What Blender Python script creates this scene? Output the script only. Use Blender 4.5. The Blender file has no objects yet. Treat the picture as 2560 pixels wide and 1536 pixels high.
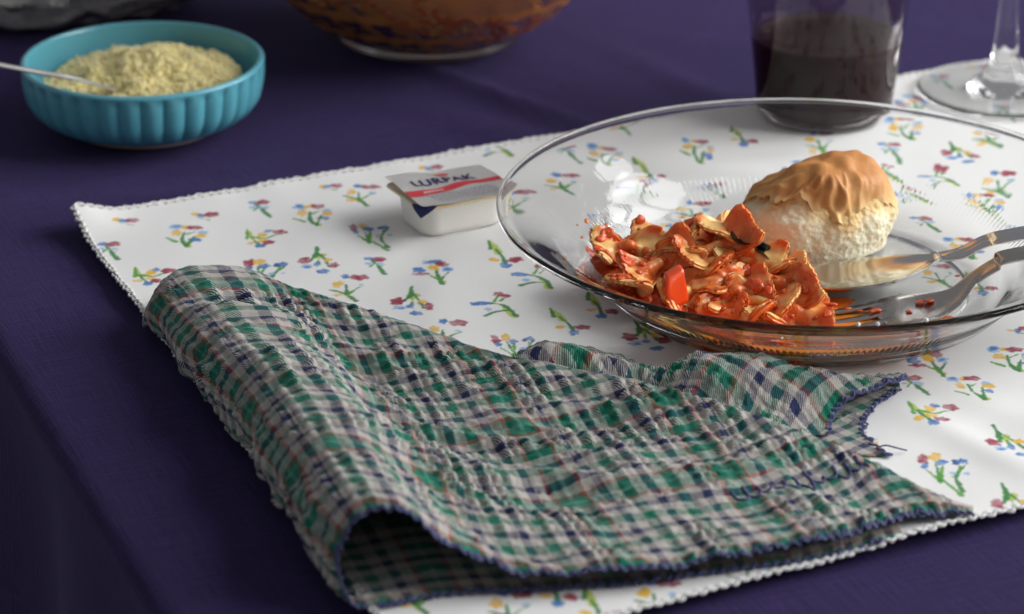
import bpy, bmesh, math, random
import numpy as np
from mathutils import Vector, Matrix

sc = bpy.context.scene
C = sc.collection
R = math.radians

# ------------------------------------------------------------------ camera
cam_d = bpy.data.cameras.new('camera')
cam = bpy.data.objects.new('camera', cam_d); C.objects.link(cam); sc.camera = cam
cam.location = (0, 0, 0.43)
cam.rotation_euler = (R(90 - 23.3), 0, 0)
cam_d.sensor_width = 36.0
cam_d.lens = 36.0 * 7660 / 2560
cam_d.clip_start = 0.01; cam_d.clip_end = 20
cam_d.dof.use_dof = True
cam_d.dof.focus_distance = 1.045
cam_d.dof.aperture_fstop = 12.0

# ------------------------------------------------------------------ room light
w = bpy.data.worlds.new('World'); sc.world = w; w.use_nodes = True
bg = w.node_tree.nodes['Background']
bg.inputs['Color'].default_value = (0.95, 0.95, 1.0, 1); bg.inputs['Strength'].default_value = 0.22
# daylight through a six-pane window in the right-hand wall
for i in range(3):
    for j in range(2):
        ld = bpy.data.lights.new('window_light', 'AREA'); ld.shape = 'RECTANGLE'
        ld.size = 0.58; ld.size_y = 0.42; ld.energy = 7.9; ld.color = (0.99, 0.985, 0.98)
        lo = bpy.data.objects.new('window_light', ld); C.objects.link(lo)
        lo.location = (1.25, 0.80 + 0.48 * i, 0.56 + 0.64 * j)
        lo.rotation_euler = (0, R(90), 0)
sc.view_settings.view_transform = 'Standard'; sc.view_settings.look = 'None'
sc.view_settings.exposure = 0.0; sc.view_settings.gamma = 1.0
sc.cycles.use_denoising = True
sc.cycles.max_bounces = 14; sc.cycles.transmission_bounces = 12; sc.cycles.transparent_max_bounces = 12
sc.cycles.glossy_bounces = 6; sc.cycles.diffuse_bounces = 4
sc.cycles.blur_glossy = 0.4
sc.cycles.sample_clamp_indirect = 40.0

# ------------------------------------------------------------------ helpers
rng = np.random.default_rng(7)
random.seed(7)

def _h(ix, iy, iz, seed):
    n = (ix.astype(np.int64) * 374761393 + iy.astype(np.int64) * 668265263 + iz.astype(np.int64) * 2147483647 + seed * 1274126177) & 0xffffffff
    n = ((n ^ (n >> 13)) * 1274126177) & 0xffffffff
    n = ((n ^ (n >> 16)) * 2246822519) & 0xffffffff
    return ((n ^ (n >> 15)) & 0xffff) / 32767.5 - 1.0

def vnoise(P, seed=0):
    P = np.asarray(P, float); i = np.floor(P).astype(np.int64); f = P - i; f = f * f * (3 - 2 * f)
    x, y, z = i[:, 0], i[:, 1], i[:, 2]; fx, fy, fz = f[:, 0], f[:, 1], f[:, 2]
    r = 0
    for a in (0, 1):
        for b in (0, 1):
            for c in (0, 1):
                r = r + _h(x + a, y + b, z + c, seed) * (fx if a else 1 - fx) * (fy if b else 1 - fy) * (fz if c else 1 - fz)
    return r

def fbm(P, seed=0, o=3):
    r = 0; a = 1.0; P = np.asarray(P, float)
    for k in range(o):
        r = r + a * vnoise(P * (2.03 ** k), seed + 11 * k); a *= 0.5
    return r

def catmull(pts, n):
    """n samples along a Catmull-Rom spline through pts, evenly spread over the control index"""
    p = np.asarray(pts, float); m = len(p)
    e = np.vstack([2 * p[0] - p[1], p, 2 * p[-1] - p[-2]])
    t = np.linspace(0, m - 1, n); k = np.minimum(t.astype(int), m - 2); u = (t - k)[:, None]
    a, b, c, d = e[k], e[k + 1], e[k + 2], e[k + 3]
    return 0.5 * (2 * b + (c - a) * u + (2 * a - 5 * b + 4 * c - d) * u * u + (3 * b - a - 3 * c + d) * u ** 3)

def even(pts, n):
    """the same spline, samples even in length"""
    q = catmull(pts, 40 * len(pts)); s = np.r_[0, np.cumsum(np.linalg.norm(np.diff(q, axis=0), axis=1))]
    t = np.linspace(0, s[-1], n)
    return np.stack([np.interp(t, s, q[:, i]) for i in range(q.shape[1])], 1)

def quads(nu, nv, wrap_u=False, wrap_v=False):
    """vertex index = iu * nv + iv"""
    iu = np.arange(nu if wrap_u else nu - 1); iv = np.arange(nv if wrap_v else nv - 1)
    A, B = np.meshgrid(iu, iv, indexing='ij'); A = A.ravel(); B = B.ravel()
    a1 = (A + 1) % nu; b1 = (B + 1) % nv
    return np.stack([A * nv + B, a1 * nv + B, a1 * nv + b1, A * nv + b1], 1)

def mesh_np(name, V, F, uv=None, col=None, smooth=True):
    V = np.asarray(V, np.float32)
    groups = F if isinstance(F, list) else [F]
    me = bpy.data.meshes.new(name)
    me.vertices.add(len(V)); me.vertices.foreach_set('co', V.ravel())
    groups = [np.asarray(g, np.int32) for g in groups if len(g)]
    li = np.concatenate([g.ravel() for g in groups])
    tot = np.concatenate([np.full(len(g), g.shape[1], np.int32) for g in groups])
    st = np.r_[0, np.cumsum(tot)[:-1]].astype(np.int32)
    me.loops.add(len(li)); me.loops.foreach_set('vertex_index', li)
    me.polygons.add(len(tot)); me.polygons.foreach_set('loop_start', st); me.polygons.foreach_set('loop_total', tot)
    me.polygons.foreach_set('use_smooth', np.full(len(tot), smooth))
    if uv is not None:
        l = me.uv_layers.new(name='UVMap'); l.data.foreach_set('uv', np.asarray(uv, np.float32)[li].ravel())
    if col is not None:
        a = me.color_attributes.new('print', 'FLOAT_COLOR', 'POINT')
        c4 = np.ones((len(V), 4), np.float32); c4[:, :3] = col; a.data.foreach_set('color', c4.ravel())
    me.update(calc_edges=True); me.validate()
    return me

def obj(name, me, mat=None, parent=None, loc=None, rot=None):
    o = bpy.data.objects.new(name, me); C.objects.link(o)
    if mat is not None and me is not None:
        me.materials.clear(); me.materials.append(mat)
    if parent is not None: o.parent = parent
    if loc is not None: o.location = loc
    if rot is not None: o.rotation_euler = rot
    return o

def tag(o, label, cat, group=None, kind=None):
    o['label'] = label; o['category'] = cat
    if group: o['group'] = group
    if kind: o['kind'] = kind
    return o

def thing(name, label, cat, loc=(0, 0, 0), rz=0.0, group=None):
    o = obj(name, None, loc=loc, rot=(0, 0, rz))
    return tag(o, label, cat, group)

def tube(path, rad, n=8, cap=True):
    """a tube along a path, radius a number or a list; returns V, [F]"""
    p = np.asarray(path, float); m = len(p)
    rad = np.broadcast_to(np.asarray(rad, float), (m,))
    t = np.gradient(p, axis=0); t /= np.maximum(np.linalg.norm(t, axis=1), 1e-12)[:, None]
    up = np.array([0, 0, 1.0]); a = np.cross(t, up); bad = np.linalg.norm(a, axis=1) < 1e-3
    a[bad] = np.cross(t[bad], [1.0, 0, 0]); a /= np.linalg.norm(a, axis=1)[:, None]; b = np.cross(t, a)
    th = np.linspace(0, 2 * np.pi, n, endpoint=False)
    V = p[:, None] + rad[:, None, None] * (np.cos(th)[None, :, None] * a[:, None] + np.sin(th)[None, :, None] * b[:, None])
    F = [quads(m, n, wrap_v=True)]
    if cap: F.append(np.array([np.arange(n)[::-1], (m - 1) * n + np.arange(n)]))
    return V.reshape(-1, 3), F

def joined(parts):
    """several (V, [F]) pieces of one part as one vertex and face list"""
    Vs = []; Fs = {}; k = 0
    for V, F in parts:
        Vs.append(V)
        for f in (F if isinstance(F, list) else [F]):
            f = np.asarray(f)
            if len(f): Fs.setdefault(f.shape[1], []).append(f + k)
        k += len(V)
    return np.vstack(Vs), [np.vstack(v) for v in Fs.values()]

def lathe(prof, n=96, mod=None, steps=None, closed=False):
    """surface of revolution; mod(r, z, theta) -> r, z"""
    p = np.asarray(prof, float)
    if steps: p = catmull(p, steps)
    th = np.linspace(0, 2 * np.pi, n, endpoint=False)
    r = np.repeat(p[:, 0][:, None], n, 1); z = np.repeat(p[:, 1][:, None], n, 1); T = np.repeat(th[None], len(p), 0)
    if mod: r, z = mod(r, z, T)
    V = np.stack([r * np.cos(T), r * np.sin(T), z], -1).reshape(-1, 3)
    F = quads(len(p), n, wrap_v=True, wrap_u=closed)[:, ::-1]
    return V, F

def rounded_poly(w, d, rad, n=6):
    pts = []
    for cx, cy, a0 in ((w / 2 - rad, d / 2 - rad, 0), (-w / 2 + rad, d / 2 - rad, 90), (-w / 2 + rad, -d / 2 + rad, 180), (w / 2 - rad, -d / 2 + rad, 270)):
        for k in range(n + 1):
            a = R(a0 + 90 * k / n); pts.append((cx + rad * math.cos(a), cy + rad * math.sin(a)))
    return np.array(pts)

def stack(rings):
    """closed skin over rings of equal length (each n x 3), fan caps at both ends"""
    n = len(rings[0]); V = np.vstack(rings)
    F = [quads(len(rings), n, wrap_v=True)]
    return V, F + [np.array([np.arange(n)[::-1]]), np.array([(len(rings) - 1) * n + np.arange(n)])]

# ------------------------------------------------------------------ materials
class NT:
    def __init__(s, name):
        s.m = bpy.data.materials.new(name); s.m.use_nodes = True; s.t = s.m.node_tree
        s.b = s.t.nodes['Principled BSDF']; s.out = s.t.nodes['Material Output']
    def n(s, typ, **kw):
        x = s.t.nodes.new(typ)
        for k, v in kw.items():
            if k in x.inputs: x.inputs[k].default_value = v
            else: setattr(x, k, v)
        return x
    def l(s, a, b): s.t.links.new(a, b)
    def math(s, op, a, b=None, c=None):
        x = s.t.nodes.new('ShaderNodeMath'); x.operation = op
        for i, v in enumerate((a, b, c)):
            if v is None: continue
            if hasattr(v, 'is_linked'): s.l(v, x.inputs[i])
            else: x.inputs[i].default_value = v
        return x.outputs[0]
    def mix(s, f, a, b, mode='MIX'):
        x = s.t.nodes.new('ShaderNodeMix'); x.data_type = 'RGBA'; x.blend_type = mode
        for i, v in ((0, f), (6, a), (7, b)):
            if hasattr(v, 'is_linked'): s.l(v, x.inputs[i])
            else: x.inputs[i].default_value = v
        return x.outputs[2]
    def noise(s, scale, detail=3, rough=0.5, vec=None):
        x = s.n('ShaderNodeTexNoise', Scale=scale, Detail=detail, Roughness=rough)
        if vec is not None: s.l(vec, x.inputs['Vector'])
        return x.outputs['Fac']
    def coord(s, which='Object'):
        return s.n('ShaderNodeTexCoord').outputs[which]
    def scaled(s, vec, v, rz=0):
        x = s.n('ShaderNodeMapping'); s.l(vec, x.inputs[0]); x.inputs['Scale'].default_value = v; x.inputs['Rotation'].default_value = (0, 0, rz)
        return x.outputs[0]
    def ramp(s, f, stops, interp='LINEAR'):
        x = s.t.nodes.new('ShaderNodeValToRGB'); x.color_ramp.interpolation = interp
        e = x.color_ramp.elements
        while len(e) < len(stops): e.new(0.5)
        for k, (p, c) in enumerate(stops):
            e[k].position = p; e[k].color = (*c, 1) if len(c) == 3 else c
        s.l(f, x.inputs[0]); return x.outputs[0]
    def bump(s, h, dist, strength=1.0):
        x = s.n('ShaderNodeBump', Strength=strength, Distance=dist); s.l(h, x.inputs['Height']); s.l(x.outputs[0], s.b.inputs['Normal']); return x
    def set(s, **kw):
        for k, v in kw.items():
            k = k.replace('_', ' ')
            for i in s.b.inputs:
                if i.name.lower() == k.lower():
                    if hasattr(v, 'is_linked'): s.l(v, i)
                    else: i.default_value = (*v, 1) if isinstance(v, tuple) and len(v) == 3 and i.type == 'RGBA' else v
        return s.m

def glass(name, col=(1, 1, 1), ior=1.47, rough=0.0):
    t = NT(name); return t.set(Base_Color=col, Roughness=rough, IOR=ior, Transmission_Weight=1.0)

M = {}
M['clear_glass'] = glass('clear_glass', (0.985, 0.995, 0.99))
M['plate_glass'] = glass('plate_glass', (0.99, 0.995, 0.99), 1.30)
M['stem_glass'] = glass('stem_glass', (0.99, 0.995, 0.99), 1.36)
M['smoke_glass'] = glass('smoke_glass', (0.74, 0.67, 0.69), 1.36)
t = NT('steel'); nz = t.noise(900, 2); t.bump(t.noise(60, 2), 0.00004, 0.3)
M['steel'] = t.set(Base_Color=(0.72, 0.72, 0.71), Metallic=1.0, Roughness=t.math('MULTIPLY_ADD', nz, 0.08, 0.08))
t = NT('fork_steel'); M['fork_steel'] = t.set(Base_Color=t.mix(t.noise(260, 3), (0.42, 0.39, 0.36, 1), (0.66, 0.64, 0.61, 1)), Metallic=1.0, Roughness=t.math('MULTIPLY_ADD', t.noise(500, 2), 0.2, 0.14))
t = NT('brushed_steel'); M['brushed_steel'] = t.set(Base_Color=(0.74, 0.72, 0.69), Metallic=1.0, Roughness=0.38)

# dark purple table cloth: plain weave with slubs
t = NT('purple_cloth'); co = t.coord('UV')
a = t.noise(1.0, 3, 0.6, t.scaled(co, (1500, 45, 1))); b_ = t.noise(1.0, 3, 0.6, t.scaled(co, (45, 1500, 1)))
th = t.math('ADD', a, b_)
cl = t.mix(t.math('MULTIPLY_ADD', th, 1.7, -1.15), (0.014, 0.0082, 0.041, 1), (0.034, 0.0205, 0.092, 1))
t.bump(th, 0.0007, 0.6)
M['purple_cloth'] = t.set(Base_Color=cl, Roughness=0.85, Sheen_Weight=0.13, Sheen_Roughness=0.35, Sheen_Tint=(0.55, 0.48, 1.0), Specular_IOR_Level=0.15)

# white printed cotton: the print is a colour attribute
t = NT('printed_cotton'); co = t.coord('UV')
at = t.n('ShaderNodeVertexColor'); at.layer_name = 'print'
tw = t.noise(1.0, 1, 0.5, t.scaled(co, (2200, 300, 1), R(45)))
fine = t.noise(9000, 1)
cl = t.mix(0.12, at.outputs[0], t.mix(tw, (0.62, 0.62, 0.62, 1), (1, 1, 1, 1)), 'MULTIPLY')
t.bump(tw, 0.00012, 0.35)
M['printed_cotton'] = t.set(Base_Color=cl, Roughness=0.8, Sheen_Weight=0.1, Specular_IOR_Level=0.2)
t = NT('white_thread'); t.bump(t.noise(3500, 2), 0.0002, 0.7)
M['white_thread'] = t.set(Base_Color=(0.82, 0.82, 0.80), Roughness=0.85)

# checked seersucker: warp stripes over u, weft stripes over v, mixed thread by thread
GREEN = (0.005, 0.175, 0.112); WHITE = (0.54, 0.505, 0.465); NAVY = (0.020, 0.028, 0.100); RED = (0.32, 0.050, 0.026); TEAL = (0.10, 0.34, 0.25)
def stripes():
    seq = [(1.1, RED), (3.0, GREEN), (1.4, TEAL), (3.0, GREEN), (1.1, RED), (3.2, WHITE), (2.5, NAVY), (3.2, WHITE), (3.2, GREEN), (3.2, WHITE), (2.5, NAVY), (3.2, WHITE), (3.2, GREEN), (3.2, WHITE), (2.5, NAVY), (3.2, WHITE)]
    tot = sum(x for x, _ in seq); st = []; p = 0
    for x, c in seq: st.append((p / tot, c)); p += x
    return st, tot * 1.16 / 1000
t = NT('checked_seersucker'); co = t.coord('UV'); sx = t.n('ShaderNodeSeparateXYZ'); t.l(co, sx.inputs[0])
st, per = stripes(); ST = st
wob = t.math('MULTIPLY_ADD', t.noise(700, 2, 0.6, co), 0.012, -0.006)
fu = t.math('FRACT', t.math('ADD', t.math('DIVIDE', sx.outputs[0], per), wob)); fv = t.math('FRACT', t.math('ADD', t.math('DIVIDE', sx.outputs[1], per), wob))
cu = t.ramp(fu, st, 'CONSTANT'); cv = t.ramp(fv, st, 'CONSTANT')
TH = 0.00042
ph = t.math('ADD', t.math('DIVIDE', sx.outputs[0], TH), t.math('DIVIDE', sx.outputs[1], TH))
wv = t.math('ADD', t.math('MULTIPLY', t.math('SINE', t.math('MULTIPLY', ph, math.pi)), 0.7), t.math('MULTIPLY_ADD', t.noise(2000, 2, 0.6, co), 2.0, -0.5))
wv = t.math('MINIMUM', t.math('MAXIMUM', wv, 0.0), 1.0)
cl = t.mix(wv, cu, cv)
cl = t.mix(t.math('MULTIPLY_ADD', t.noise(1500, 2, 0.6, co), 0.5, -0.05), cl, t.mix(0.5, cl, (0.02, 0.03, 0.03, 1)))
t.bump(t.math('ADD', wv, t.noise(2400, 2, 0.6, co)), 0.00022, 0.8)
M['checked_seersucker'] = t.set(Base_Color=cl, Roughness=0.9, Sheen_Weight=0.15, Sheen_Roughness=0.5, Specular_IOR_Level=0.1)
t = NT('navy_thread'); M['navy_thread'] = t.set(Base_Color=t.mix(t.noise(1500), (0.025, 0.027, 0.085, 1), (0.12, 0.125, 0.28, 1)), Roughness=0.8)

# ceramics, food
t = NT('turquoise_glaze'); M['turquoise_glaze'] = t.set(Base_Color=t.mix(t.noise(120, 3), (0.085, 0.35, 0.45, 1), (0.12, 0.42, 0.51, 1)), Roughness=0.28, Coat_Weight=0.3, Coat_Roughness=0.15)
t = NT('bare_clay'); M['bare_clay'] = t.set(Base_Color=(0.36, 0.30, 0.25), Roughness=0.8)
t = NT('cheese'); M['cheese'] = t.set(Base_Color=t.mix(t.noise(420, 3), (0.97, 0.80, 0.30, 1), (0.98, 0.89, 0.48, 1)), Roughness=0.55, Subsurface_Weight=0.5, Subsurface_Scale=0.004, Subsurface_Radius=(1, 0.8, 0.45))
def pasta_mat(name):
    t = NT(name); co = t.coord('Object'); at = t.n('ShaderNodeVertexColor'); at.layer_name = 'print'
    sauce = t.mix(t.noise(420, 3, 0.6, co), (0.62, 0.085, 0.018, 1), (0.86, 0.26, 0.058, 1))
    oiled = t.mix(t.noise(230, 2, 0.5, co), (0.90, 0.44, 0.12, 1), (0.95, 0.65, 0.28, 1))
    t.bump(t.noise(900, 3, 0.55, co), 0.0003, 0.45)
    return t.set(Base_Color=t.mix(at.outputs[0], oiled, sauce), Roughness=0.27, Subsurface_Weight=0.45, Subsurface_Scale=0.004, Subsurface_Radius=(1, 0.4, 0.15), Specular_IOR_Level=0.5)
M['sauced_pasta'] = pasta_mat('sauced_pasta')
M['oily_pasta'] = M['sauced_pasta']
t = NT('tomato_sauce'); co = t.coord('Object')
t.bump(t.noise(900, 3, 0.6, co), 0.0006, 0.6)
M['tomato_sauce'] = t.set(Base_Color=t.mix(t.noise(260, 3, 0.6, co), (0.52, 0.045, 0.013, 1), (0.76, 0.15, 0.036, 1)), Specular_IOR_Level=0.5, Roughness=0.20, Subsurface_Weight=0.25, Subsurface_Scale=0.003, Subsurface_Radius=(1, 0.25, 0.1))
t = NT('bowl_sauce'); M['bowl_sauce'] = t.set(Base_Color=t.mix(t.noise(75, 3, 0.6), (0.90, 0.20, 0.030, 1), (0.98, 0.58, 0.17, 1)), Roughness=0.45)
t = NT('sauce_film_and_reflection'); M['sauce_film_and_reflection'] = t.set(Base_Color=t.mix(t.noise(300, 3), (0.74, 0.13, 0.010, 1), (0.88, 0.30, 0.04, 1)), Roughness=0.2, Subsurface_Weight=0.5, Subsurface_Scale=0.003, Subsurface_Radius=(1, 0.4, 0.1))  # saturated orange also paints the pasta's reflection under the near rim
t = NT('pepper'); M['pepper'] = t.set(Base_Color=t.mix(t.noise(200), (0.64, 0.040, 0.006, 1), (0.76, 0.105, 0.014, 1)), Roughness=0.28, Subsurface_Weight=0.4, Subsurface_Scale=0.004, Subsurface_Radius=(1, 0.2, 0.05), Coat_Weight=0.4)
t = NT('dark_leaf'); M['dark_leaf'] = t.set(Base_Color=(0.022, 0.030, 0.020), Roughness=0.35)
t = NT('bread_crumb'); co = t.coord('Object'); vz = t.n('ShaderNodeTexVoronoi', Scale=480); t.l(co, vz.inputs['Vector'])
t.bump(t.math('ADD', t.math('MULTIPLY', vz.outputs['Distance'], 1.2), t.noise(900, 3, 0.6, co)), 0.0009, 0.55)
at = t.n('ShaderNodeVertexColor'); at.layer_name = 'print'
M['bread_crumb'] = t.set(Base_Color=t.mix(1.0, at.outputs[0], t.mix(t.noise(90, 3, 0.6, co), (0.90, 0.86, 0.76, 1), (1, 1, 1, 1)), 'MULTIPLY'), Roughness=0.85, Subsurface_Weight=0.5, Subsurface_Scale=0.006, Subsurface_Radius=(1, 0.8, 0.5))
t = NT('bread_crust'); co = t.coord('Object'); at = t.n('ShaderNodeVertexColor'); at.layer_name = 'print'
t.bump(t.noise(420, 3, 0.6, co), 0.0004, 0.4)
M['bread_crust'] = t.set(Base_Color=t.mix(t.math('MULTIPLY_ADD', t.noise(60, 3, 0.6, co), 1.4, -0.2), t.mix(1.0, at.outputs[0], (0.72, 0.58, 0.5, 1), 'MULTIPLY'), at.outputs[0]), Roughness=0.55, Specular_IOR_Level=0.35, Subsurface_Weight=0.15, Subsurface_Scale=0.002)
t = NT('white_plastic'); M['white_plastic'] = t.set(Base_Color=(0.86, 0.84, 0.79), Roughness=0.35, Subsurface_Weight=0.15, Subsurface_Scale=0.003)
t = NT('amber_plastic'); M['amber_plastic'] = t.set(Base_Color=(0.80, 0.62, 0.30), Roughness=0.3, Transmission_Weight=0.25)
t = NT('silver_lid'); t.bump(t.noise(90, 2), 0.0004, 0.5); M['silver_lid'] = t.set(Base_Color=(0.64, 0.64, 0.63), Metallic=0.45, Roughness=0.33)
t = NT('red_print'); M['red_print'] = t.set(Base_Color=(0.50, 0.030, 0.045), Roughness=0.3)
t = NT('navy_print'); M['navy_print'] = t.set(Base_Color=(0.012, 0.016, 0.085), Roughness=0.3)
t = NT('grey_print'); M['grey_print'] = t.set(Base_Color=(0.33, 0.32, 0.36), Roughness=0.4)
t = NT('white_print'); M['white_print'] = t.set(Base_Color=(0.80, 0.72, 0.70), Roughness=0.4)
t = NT('foil'); t.bump(t.noise(70, 4, 0.65), 0.003, 0.7); M['foil'] = t.set(Base_Color=(0.55, 0.54, 0.52), Metallic=1.0, Roughness=0.32)
t = NT('wine'); M['wine'] = t.set(Base_Color=(0.028, 0.002, 0.004), Roughness=0.05, IOR=1.34, Specular_IOR_Level=0.05)
t = NT('salt'); M['salt'] = t.set(Base_Color=(0.85, 0.85, 0.82), Roughness=0.4)

# ------------------------------------------------------------------ the table cloth
ANG = R(22); U2 = np.array([math.cos(ANG), math.sin(ANG)]); V2 = np.array([-math.sin(ANG), math.cos(ANG)])
def edge_axis(lo, hi, e0, rad, drop, fine, coarse):
    """positions along one axis: flat part, round-over at e0, then hanging; returns coordinate, height"""
    flat = np.r_[np.arange(e0, e0 + 0.25, fine), np.arange(e0 + 0.25, hi, coarse)]
    th = np.linspace(0, math.pi / 2, 9)[1:]
    arc = np.stack([e0 - rad * np.sin(th), -rad + rad * np.cos(th)], 1)[::-1]
    hang = np.stack([np.full(30, e0 - rad), -rad - np.linspace(0, drop, 31)[1:]], 1)[::-1]
    q = np.vstack([hang, arc, np.stack([flat, 0 * flat], 1)])
    s = np.r_[0, np.cumsum(np.linalg.norm(np.diff(q, axis=0), axis=1))]
    return q, s
qu, su = edge_axis(0, 0.95, 0.205, 0.008, 0.5, 0.004, 0.006)
qv, sv = edge_axis(0, 1.75, 0.668, 0.010, 0.5, 0.004, 0.006)
UU, VV = np.meshgrid(np.arange(len(qu)), np.arange(len(qv)), indexing='ij')
uc, uz = qu[UU, 0].ravel(), qu[UU, 1].ravel(); vc, vz_ = qv[VV, 0].ravel(), qv[VV, 1].ravel()
# hanging sides fall in slack folds
uc = uc + np.where(uz < -0.008, 0.010 * (1 - np.exp(uz / 0.06)) * np.sin(vc * 42 + 1.0), 0) - 0.012 * np.clip(-uz / 0.2, 0, 1)
vc = vc + np.where(vz_ < -0.010, 0.010 * (1 - np.exp(vz_ / 0.06)) * np.sin(uc * 38), 0)
xy = uc[:, None] * U2 + vc[:, None] * V2
top = np.clip(1 + (uz + vz_) / 0.01, 0, 1)
# ironed creases and slack of the cloth where nothing stands on it
P3 = np.stack([xy[:, 0], xy[:, 1], 0 * uc], 1)
cr = 0
for (x0, y0, ang, wd, hh) in ((0.022, 1.20, -48, 0.005, 0.0030), (-0.02, 1.245, -52, 0.007, 0.0022), (0.075, 1.245, -58, 0.008, 0.0022), (-0.29, 1.15, -66, 0.010, 0.0020), (0.0, 1.18, -40, 0.012, 0.0018), (0.19, 0.80, 30, 0.010, 0.0016), (-0.12, 1.115, 12, 0.010, 0.0014)):
    d = (xy[:, 0] - x0) * -math.sin(R(ang)) + (xy[:, 1] - y0) * math.cos(R(ang)); al = (xy[:, 0] - x0) * math.cos(R(ang)) + (xy[:, 1] - y0) * math.sin(R(ang))
    cr = cr + hh * np.exp(-(d / wd) ** 2) * np.exp(-(al / 0.06) ** 2)
zz = uz + vz_ + top * (0.0007 * (vnoise(P3 * 16, 3) - 1) - 0.0006 + cr) - 0.0012 * top
SS = np.stack([su[UU].ravel(), sv[VV].ravel()], 1)
cloth = obj('tablecloth', mesh_np('tablecloth', np.stack([xy[:, 0], xy[:, 1], zz], 1), quads(len(qu), len(qv)), uv=SS), M['purple_cloth'])
cloth['kind'] = 'structure'

# ------------------------------------------------------------------ the placemat with its flower print
CA = np.array([-0.165, 1.0773]); CD = np.array([0.218, 1.268]); CB = np.array([-0.0251, 0.7413]); CC_ = np.array([0.352, 0.947])
NL, NW = 800, 660
def mat_xy(s, t):
    s = s[:, None]; t = t[:, None]
    return (1 - s) * (1 - t) * CB + s * (1 - t) * CC_ + s * t * CD + (1 - s) * t * CA
PLATE = np.array([0.1055, 1.0095])
def mat_z(xy):
    x, y = xy[:, 0], xy[:, 1]
    P = np.stack([x, y, 0 * x], 1)
    free = np.clip((np.hypot(x - PLATE[0], y - PLATE[1]) - 0.075) / 0.03, 0, 1)
    z = 0.0010 + free * (0.0006 * (1 + vnoise(P * 30, 5)) + 0.0001 * (1 + vnoise(P * 90, 8)))
    # slack fold by the near right corner, and the ripple along the far hem
    for (x0, y0, ang, wd, hh, ln) in ((0.150, 0.880, -52, 0.0075, 0.0012, 0.040), (0.118, 0.825, 20, 0.008, 0.0012, 0.02), (0.165, 0.905, -50, 0.010, 0.0008, 0.05), (0.005, 1.045, -35, 0.010, 0.0010, 0.05)):
        d = (x - x0) * -math.sin(R(ang)) + (y - y0) * math.cos(R(ang)); al = (x - x0) * math.cos(R(ang)) + (y - y0) * math.sin(R(ang))
        z = z + free * hh * np.exp(-(d / wd) ** 2) * np.exp(-(al / ln) ** 2)
    n = np.array([-(CD - CA)[1], (CD - CA)[0]]) / np.linalg.norm(CD - CA)
    de = -((xy - CA) @ n); al = (xy - CA) @ ((CD - CA) / np.linalg.norm(CD - CA))
    z = z + np.exp(-np.clip(de, 0, 1) / 0.010) * (0.0008 + 0.0009 * vnoise(np.stack([al * 75, 0 * al, 0 * al], 1), 17)) * np.clip((0.20 - al) / 0.05, 0.2, 1)
    z = z + 0.004 * np.exp(-((x - CA[0]) ** 2 + (y - CA[1]) ** 2) / 0.00022)
    return z
gs = np.linspace(0, 1, NL); gt = np.linspace(0, 1, NW)
S_, T_ = np.meshgrid(gs, gt, indexing='ij'); S_ = S_.ravel(); T_ = T_.ravel()
mxy = mat_xy(S_, T_); mz = mat_z(mxy)
col = np.tile(np.array([0.80, 0.80, 0.79], np.float32), (len(mxy), 1))
G1 = (0.035, 0.22, 0.055); G2 = (0.10, 0.34, 0.035); YG = (0.46, 0.55, 0.10); RD = (0.33, 0.030, 0.070); BL = (0.065, 0.21, 0.50); LB = (0.30, 0.48, 0.74); YL = (0.78, 0.47, 0.045); DB = (0.03, 0.09, 0.28)
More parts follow.
